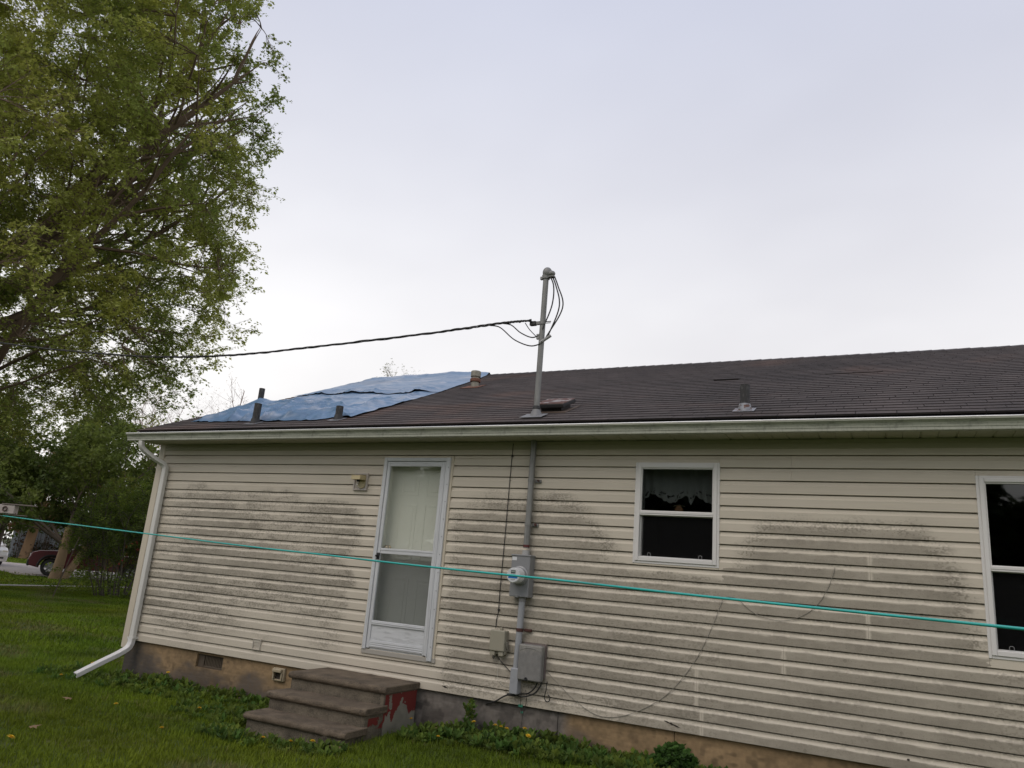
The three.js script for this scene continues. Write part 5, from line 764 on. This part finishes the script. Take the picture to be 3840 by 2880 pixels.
{ // white minivan, nose toward the right
  const t = thing('minivan', 'white minivan cut off by the left edge of the photo', 'car'); const x = -46.8, z = -19.7; t.position.set(x - 0.35, groundY(x, z) + 0.05, z + 0.6); t.rotation.y = 0.08 + Math.PI - 0.55 + 0.2;
  const pm = mat(0.72, 0.71, 0.69, 0.3, { clearcoat: 1 }), dk = mat(0.02, 0.02, 0.022, 0.5);
  part('body', profileBody([[-0.9, 0.34], ...arch(0, 0.40, 0.32), [2.68, 0.3], ...arch(3.08, 0.40, 0.32), [4.1, 0.4], [4.15, 1.2], [4.0, 1.68], [3.6, 1.75], [1.7, 1.75], [0.35, 1.12], [-0.6, 0.98], [-0.88, 0.82], [-0.98, 0.6]], 1.92, 0.12), pm, t);
  part('grille', [rbox(-1.0, -0.9, 0.72, 0.86, -0.5, 0.5, 0.02), rbox(-1.03, -0.96, 0.42, 0.54, -0.75, 0.75, 0.03)], dk, t); part('emblem_bar', [rbox(-1.015, -0.99, 0.765, 0.785, -0.48, 0.48, 0.004), rbox(-1.015, -0.99, 0.815, 0.83, -0.48, 0.48, 0.004)], rimSilver, t);
  for (const s of [-1, 1]) { part('headlight', rbox(-0.96, -0.66, 0.70, 0.90, s * 0.78 - 0.15, s * 0.78 + 0.15, 0.05), mat(0.66, 0.62, 0.5, 0.12, { clearcoat: 1 }), t); part('side_window', profileBody([[0.75, 1.16], [1.72, 1.64], [3.85, 1.64], [3.95, 1.16]], 0.03, 0.005).translate(0, 0, s * 0.965), carGlass, t); part('mirror', rbox(0.62, 0.78, 1.08, 1.24, s * 1.06 - 0.1, s * 1.06 + 0.1, 0.04), pm, t); wheel(t, 0, s * 0.82, 0.34, 0.22, rimSilver); wheel(t, 3.08, s * 0.82, 0.34, 0.22, rimSilver); }
  part('windscreen', new THREE.BoxGeometry(1.35, 0.03, 1.55).rotateZ(0.44).translate(1.02, 1.46, 0), carGlass, t);
}
{ // pale building far behind
  const t = thing('white_shed', 'pale grey outbuilding with window far behind the maroon truck', 'building'); t.position.set(-62, groundY(-62, -36), -36.5); t.rotation.y = 0.95; const wm = mat(0.42, 0.46, 0.52, 0.7);
  part('wall', box(-6.5, 6.5, -0.2, 3.0, -3, 0), wm, t); part('roof', alongX([[0.5, 2.95], [0.5, 3.1], [-1.5, 4.3], [-3.5, 3.1], [-3.5, 2.95], [-1.5, 4.1]], -6.8, 6.8), mat(0.12, 0.1, 0.09, 0.9), t);
  for (const x of [2.2, -1.6]) { const w = part('window', frameRect(x - 0.6, x + 0.6, 0.9, 2.3, 0.1, 0.1, 0.1, 0.1, 0, 0.06, 0.01), mat(0.75, 0.75, 0.75, 0.6), t); part('pane', box(x - 0.5, x + 0.5, 1.0, 2.2, 0.003, 0.02), carGlass, w); }
}
{ // hedge of dark brush behind the road
  const t = thing('brush_hedge', 'dark brown and green brush hedge in front of the pale outbuilding', 'hedge'); const R = rng(71), list = [], segs = []; for (let k = 0; k < 2600; k++) { const u = R(), x = lerp(-72, -50, u) + R() * 1.5, z = lerp(-25, -43, u) - 3 + R() * 1.6; list.push([x, groundY(x, z) + R() * R() * 3.0, z, 0.7 + R() * 0.8, R(), R() * 6, R()]); if (k % 6 === 0) segs.push([V(x, groundY(x, z), z), V(x + R() - 0.5, groundY(x, z) + 1.5 + R() * 2, z), 0.03, 0.01, 4]); }
  part('stems', segGeo(segs), mat(0.13, 0.09, 0.06, 0.95), t); instanced('foliage', clusterGeo(ovalLeaf, 5, 0.22, 0.45, 0.2, 72), leafDull, list, t, (q, i) => (hash2(i, 3, 4) < 0.62 ? [0.12, 0.085, 0.055] : [0.06, 0.085, 0.025]));
}
{ const t = thing('metal_stake', 'thin rusty metal stake leaning in the lawn before the forked tree', 'stake'); const x = -21.9, z = -7.3; t.position.set(x, groundY(x, z), z); part('rod', cyl([0, -0.1, 0], [0.32, 1.75, -0.22], 0.016, 0.012, 8), mat(0.09, 0.07, 0.05, 0.8), t); part('rod_tip', cyl([0.32, 1.75, -0.22], [0.325, 1.78, -0.223], 0.02, 0.01, 8), rust, t); }

// ------------------------------------------------------------------ grass, weeds, flowers
function bladeTuft(n, h, w, spread, seed) {
  const R = rng(seed), P = [], N = []; for (let k = 0; k < n; k++) { const a = R() * 6.28, hh = h * (0.55 + 0.7 * R()), bx = (R() - 0.5) * spread, bz = (R() - 0.5) * spread, lx = Math.cos(a) * hh * (0.25 + 0.5 * R()), lz = Math.sin(a) * hh * (0.25 + 0.5 * R()), px = -Math.sin(a) * w / 2, pz = Math.cos(a) * w / 2; P.push(bx - px, 0, bz - pz, bx + px, 0, bz + pz, bx + lx * 0.45 + px * 0.7, hh * 0.62, bz + lz * 0.45 + pz * 0.7); P.push(bx - px, 0, bz - pz, bx + lx * 0.45 + px * 0.7, hh * 0.62, bz + lz * 0.45 + pz * 0.7, bx + lx * 0.45 - px * 0.7, hh * 0.62, bz + lz * 0.45 - pz * 0.7); P.push(bx + lx * 0.45 - px * 0.7, hh * 0.62, bz + lz * 0.45 - pz * 0.7, bx + lx * 0.45 + px * 0.7, hh * 0.62, bz + lz * 0.45 + pz * 0.7, bx + lx, hh, bz + lz); }
  const g = new THREE.BufferGeometry(); g.setAttribute('position', new THREE.Float32BufferAttribute(P, 3)); g.computeVertexNormals(); return g;
}
const grassMat = mat(1, 1, 1, 0.8, { specularIntensity: 0.25, transmission: 0.25, thickness: 0, side: THREE.DoubleSide });
const inSteps = (x, z) => x > -5.62 && x < -4.34 && z < 1.19, inHouse = (x, z) => z < -0.01 && z > -8.8 && x > -8.95;
const dead = (x, z) => sstep(0.58, 0.72, fbm(x * 0.9 + 40, z * 2.0, 4, 401)) * 0.85 + 0.9 * sstep(0.955, 0.96, hash2(Math.round(x * 400), Math.round(z * 400), 406));
{
  const R = rng(81), near = [], far = [], mid = [];
  const bare = (x, z) => z < 0.16 + 0.25 * noise(x * 1.7, 3, 402) && z > -0.4 && x > -9.2;
  const tries = 62000; for (let k = 0; k < tries; k++) { const x = -12 + R() * 12.5, z = -0.1 + R() * 5.2; if (inSteps(x, z) || inHouse(x, z) || x > -0.8 - z * 0.1 + 1 || z > 0.9 - (x + 0.2) * 0.95) continue; if (bare(x, z) && R() < 0.8) continue; near.push([x, groundY(x, z) - 0.004, z, 0.5 + R() * 0.6 + (R() < 0.05 ? 0.55 : 0), 0, R() * 6.28, 0]); }
  for (let k = 0; k < 9000; k++) { const x = -12 + R() * 3.05, z = -9 + R() * 9; near.push([x, groundY(x, z) - 0.004, z, 0.8 + R() * 0.7, 0, R() * 6.28, 0]); }
  for (let k = 0; k < 52000; k++) { const u = Math.pow(R(), 0.8); const x = -11 - u * 17, z = -14 + R() * 20; if (z > 7 + (x + 11) * 0.55 && 0) continue; if (inHouse(x, z)) continue; mid.push([x, groundY(x, z) - 0.01, z, 0.8 + R() * 0.7, 0, R() * 6.28, 0]); }
  for (let k = 0; k < 26000; k++) { const x = -28 - R() * 45, z = -48 + R() * 48; const onDrive = false; far.push([x, groundY(x, z) - 0.01, z, 0.9 + R() * 0.8, 0, R() * 6.28, 0]); }
  const drive = (x, z) => (x < -35 && x > -56 && z < -16.2 + (x + 42) * 0.02 && z > -24.8 + (x + 52) * -0.4) || (x < -27.5 && x > -46 && z < -16 && z > -46 && x > -30 - (z + 30) * -0.25 - 12 && x < -30.5 + (z + 30) * -0.32);
  const walk = (x, z) => Math.abs(x - lerp(-26.85, -28.85, (-4 - z) / 12.5)) < 0.5;
  const g = thing('grass', 'short mown green grass covering the yard', 'grass'); scene.remove(g);
  const col = (r, gg, b) => (q, i) => { const d = dead(q[0], q[2]), n = fbm(q[0] * 0.45, q[2] * 0.45, 3, 403), k = 0.52 + 0.95 * fbm(q[0] * 1.1 + 3, q[2] * 1.1, 3, 404) + 0.34 * (hash2(i, 1, 2) - 0.5); return [lerp(r * k * (0.8 + 0.45 * n), 0.21, d * 0.7 * (hash2(i, 5, 2) < 0.6 ? 1 : 0.2)), lerp(gg * k, 0.17, d * 0.6 * (hash2(i, 5, 2) < 0.6 ? 1 : 0.2)), lerp(b * k, 0.085, d * 0.6)]; };
  const put = (list, geo, c, label) => { const o = instanced(numbered('grass'), geo, grassMat, list, scene, c); o.userData = { kind: 'stuff', label, category: 'grass' }; };
  put(near, bladeTuft(11, 0.05, 0.0042, 0.085, 91), col(0.132, 0.192, 0.012), 'dark green mown grass in the near yard before the steps');
  put(mid.filter(([x, , z]) => !walk(x, z)), bladeTuft(14, 0.05, 0.012, 0.30, 92), col(0.132, 0.192, 0.012), 'mown grass in the side yard left of the house');
  put(far.filter(([x, , z]) => !drive(x, z) && !walk(x, z)), bladeTuft(16, 0.06, 0.03, 0.8, 93), col(0.132, 0.192, 0.012), 'mown grass beyond the gravel drive');
}
{ // broadleaf weeds along the foundation
  const rosette = (n, len, w, rise, seed) => { const R = rng(seed), out = []; for (let k = 0; k < n; k++) { const l = leafGeo([[0, 0], [w * 0.5, 0.18], [w * 0.7, 0.4], [w * 0.5, 0.55], [w * 0.95, 0.72], [0, 1], [-w * 0.95, 0.72], [-w * 0.5, 0.55], [-w * 0.7, 0.4], [-w * 0.5, 0.18]], 0.35); const s = len * (0.6 + 0.7 * R()); l.scale(s, s, s); l.rotateX(Math.PI / 2 - rise * (0.5 + R())); l.rotateY(k * 2.4 + R()); l.translate((R() - 0.5) * len * 0.4, R() * len * 0.25, (R() - 0.5) * len * 0.4); out.push(l); } const m = merge(out); m.computeVertexNormals(); return m; };
  const R = rng(95), A = [], B = []; const wm = leafMat(1, 1, 1);
  const dens = (x) => (x < -8.2 ? 0.35 : x < -6.6 ? 0.55 : x < -5.5 ? 1 : x < -4.3 ? 0.28 : 1);
  for (let k = 0; k < 3900; k++) { const x = -9.6 + R() * 9.4; let z = Math.pow(R(), 1.4) * (x < -6.7 ? 0.75 : x < -5.5 ? 1.15 : x < -4.3 ? 0.36 : 0.62); if (x > -5.75 && x < -4.2) z = 1.26 + Math.pow(R(), 1.3) * 0.3; if (x < -8.9) z += 0.1; z += 0.02; if (R() > dens(x) * (0.4 + 0.9 * noise(x * 1.6, z * 2, 411)) || inSteps(x, z)) continue; const hump = 0.12 * Math.max(0, noise(x * 1.4, 3.3, 412) - 0.25) * (1 - z / 1.2) * (x > -4.3 ? 1.3 : 0.5); (R() < 0.5 ? A : B).push([x, groundY(x, z) + R() * hump, z, 0.6 + R() * 0.8, (R() - 0.5) * 0.7, R() * 6.28, (R() - 0.5) * 0.7]); }
  const c = (q, i) => { const k = 0.7 + 0.6 * hash2(i, 8, 3); const y = hash2(i, 9, 5); return [lerp(0.08, 0.17, y) * k, lerp(0.165, 0.22, y) * k, 0.032 * k]; };
  const t1 = instanced('weeds', rosette(9, 0.072, 0.22, 0.7, 96), wm, A, scene, c); t1.userData = { kind: 'stuff', label: 'toothed broadleaf weeds growing along the foundation', category: 'weeds' }; t1.name = numbered('weeds');
  const t2 = instanced('weeds', rosette(14, 0.034, 0.55, 0.5, 97), wm, B, scene, c); t2.userData = { kind: 'stuff', label: 'small round leaved ground cover along the foundation', category: 'weeds' }; t2.name = numbered('weeds');
  // rounded clump at the lower right
  const bt = thing('weed_clump', 'rounded dark green weed clump against the foundation at lower right', 'plant'); const bx = -1.72, bz = 0.16, gy = groundY(bx, bz); bt.position.set(bx, gy, bz); const list = []; for (let k = 0; k < 420; k++) { const a = R() * 6.28, e = Math.acos(R()), r = 0.2 * (0.6 + 0.45 * R()); list.push([Math.sin(e) * Math.cos(a) * r, Math.cos(e) * r * 0.95 + 0.01, Math.sin(e) * Math.sin(a) * r * 0.7, 0.5 + R() * 0.5, R() - 0.5, R() * 6.28, R() - 0.5]); } instanced('foliage', rosette(10, 0.05, 0.5, 0.5, 98), wm, list, bt, (q, i) => { const k = 0.75 + 0.5 * hash2(i, 4, 3); return [0.085 * k, 0.18 * k, 0.034 * k]; }); const stems = []; for (let k = 0; k < 30; k++) { const a = R() * 6.28; stems.push([V(Math.cos(a) * 0.02, -0.02, Math.sin(a) * 0.02), V(Math.cos(a) * 0.12, 0.12 + R() * 0.07, Math.sin(a) * 0.09), 0.003, 0.002, 4]); } part('stems', segGeo(stems), mat(0.05, 0.07, 0.025, 0.9), bt);
  const st2 = thing('tall_weed', 'upright leafy weed taller than the rest right of the steps', 'plant'); const wx = -3.72, wz = 0.12; st2.position.set(wx, groundY(wx, wz), wz); const tl = []; for (let k = 0; k < 34; k++) tl.push([(R() - 0.5) * 0.09, 0.03 + (k / 34) * 0.27, (R() - 0.5) * 0.09, 0.45 + R() * 0.4, R() - 0.5, R() * 6.28, R() - 0.5]); instanced('foliage', rosette(7, 0.07, 0.25, 0.9, 99), wm, tl, st2, c); part('stems', segGeo([[V(0, -0.02, 0), V(0.01, 0.3, 0), 0.004, 0.002, 5]]), mat(0.05, 0.07, 0.025, 0.9), st2);
}
{ // dandelions, one by one
  const R = rng(55), pet = mat(0.62, 0.40, 0.012, 0.7), cen = mat(0.55, 0.30, 0.01, 0.8), stm = mat(0.07, 0.12, 0.03, 0.8);
  const head = (() => { const out = []; for (let ring = 0; ring < 3; ring++) for (let k = 0; k < 14; k++) { const l = 0.021 - ring * 0.005; const g = new THREE.PlaneGeometry(0.0045, l).translate(0, l / 2, 0); g.rotateX(Math.PI / 2 - 0.15 - ring * 0.35); g.rotateY((k / 14) * 6.283 + ring * 0.2); g.translate(0, 0.001 * ring, 0); out.push(g); } return merge(out); })(), heart = new THREE.SphereGeometry(0.007, 10, 6).scale(1, 0.6, 1).translate(0, 0.003, 0);
  const spots = [[-6.2, 2.95, 'in the open grass at the lower left corner', 1.35], [-9.05, 0.30, 'beside the lower end of the downspout', 1], [-8.86, 0.82, 'in the grass just before the downspout end', 1], [-7.85, 0.18, 'against the foundation below the crawl space vent', 1], [-6.95, 1.5, 'alone in the lawn left of the steps', 1], [-5.78, 1.9, 'in open grass in front of the steps', 1.1], [-6.3, 1.05, 'among the weeds left of the steps', 1], [-5.05, 1.42, 'left of the pair before the bottom step', 1], [-4.72, 1.44, 'centre of the row before the bottom step', 1], [-4.58, 1.34, 'right of the row before the bottom step', 1.1], [-4.15, 0.45, 'in the weeds right of the steps', 1], [-3.62, 0.22, 'low beside the tall weed near the foundation', 1], [-3.36, 0.24, 'leftmost of the cluster below the conduit', 1], [-3.28, 0.28, 'second of the cluster below the conduit', 1], [-3.2, 0.33, 'third of the cluster below the conduit', 1.05], [-3.08, 0.2, 'rightmost of the cluster below the conduit', 1], [-2.92, 0.5, 'in the lawn in front of the conduit cluster', 1.05], [-3.75, 0.62, 'in short grass before the foundation weeds', 0.8]];
  for (const [x, z, w, s] of spots) { const t = thing('dandelion', 'yellow dandelion ' + w, 'flower', 'dandelions in the yard'); const gy = groundY(x, z), h = z < 0.6 ? 0.16 : 0.075; t.position.set(x, gy, z); t.rotation.y = R() * 6; const hd = part('flower_head', head, pet, t); hd.position.set(0.01, h, 0); hd.rotation.set(0.5 * (R() - 0.2), 0, 0.3 * (R() - 0.5)); hd.scale.setScalar(s * 1.15); const ht = part('flower_centre', heart, cen, hd); void ht; part('stem', cyl([0, -0.01, 0], [0.01, h, 0], 0.0022, 0.0018, 5), stm, t); }
  // dead leaves and litter
  const lm = mat(0.20, 0.13, 0.07, 0.9, { side: THREE.DoubleSide }); const lf = mapleLeaf.clone(); lf.scale(0.1, 0.1, 0.1); lf.rotateX(-Math.PI / 2 + 0.2); lf.computeVertexNormals();
  const leaves = [[-7.55, 1.55, 'in the lawn left of the steps'], [-6.62, 2.55, 'at the lower left of the lawn'], [-4.05, 0.14, 'at the foundation right of the steps'], [-4.35 + 0.1, 1.35, 'beside the bottom step'], [-8.3, 2.3, 'at the left edge of the lawn']];
  for (const [x, z, w] of leaves) { const o = single('dead_leaf', 'curled brown dead leaf ' + w, 'leaf', lf, lm, 'dead leaves on the lawn'); o.position.set(x, groundY(x, z) + 0.055, z); o.rotation.y = R() * 6; }
  const deb = []; for (let k = 0; k < 260; k++) deb.push([-9 + R() * 8.6, 0, 0.02 + R() * R() * 0.3, 0.5 + R(), R() * 3, R() * 6, R() * 3]); for (const q of deb) q[1] = groundY(q[0], q[2]) + 0.006; const dd = deb.filter((q) => !inSteps(q[0], q[2])); const o = instanced(numbered('soil_litter'), new THREE.DodecahedronGeometry(0.012, 0).scale(1.4, 0.6, 1), mat(0.11, 0.085, 0.065, 0.95), dd, scene); o.userData = { kind: 'stuff', label: 'bits of stone and litter along the foundation', category: 'litter' };
}
renderer.render(scene, camera);
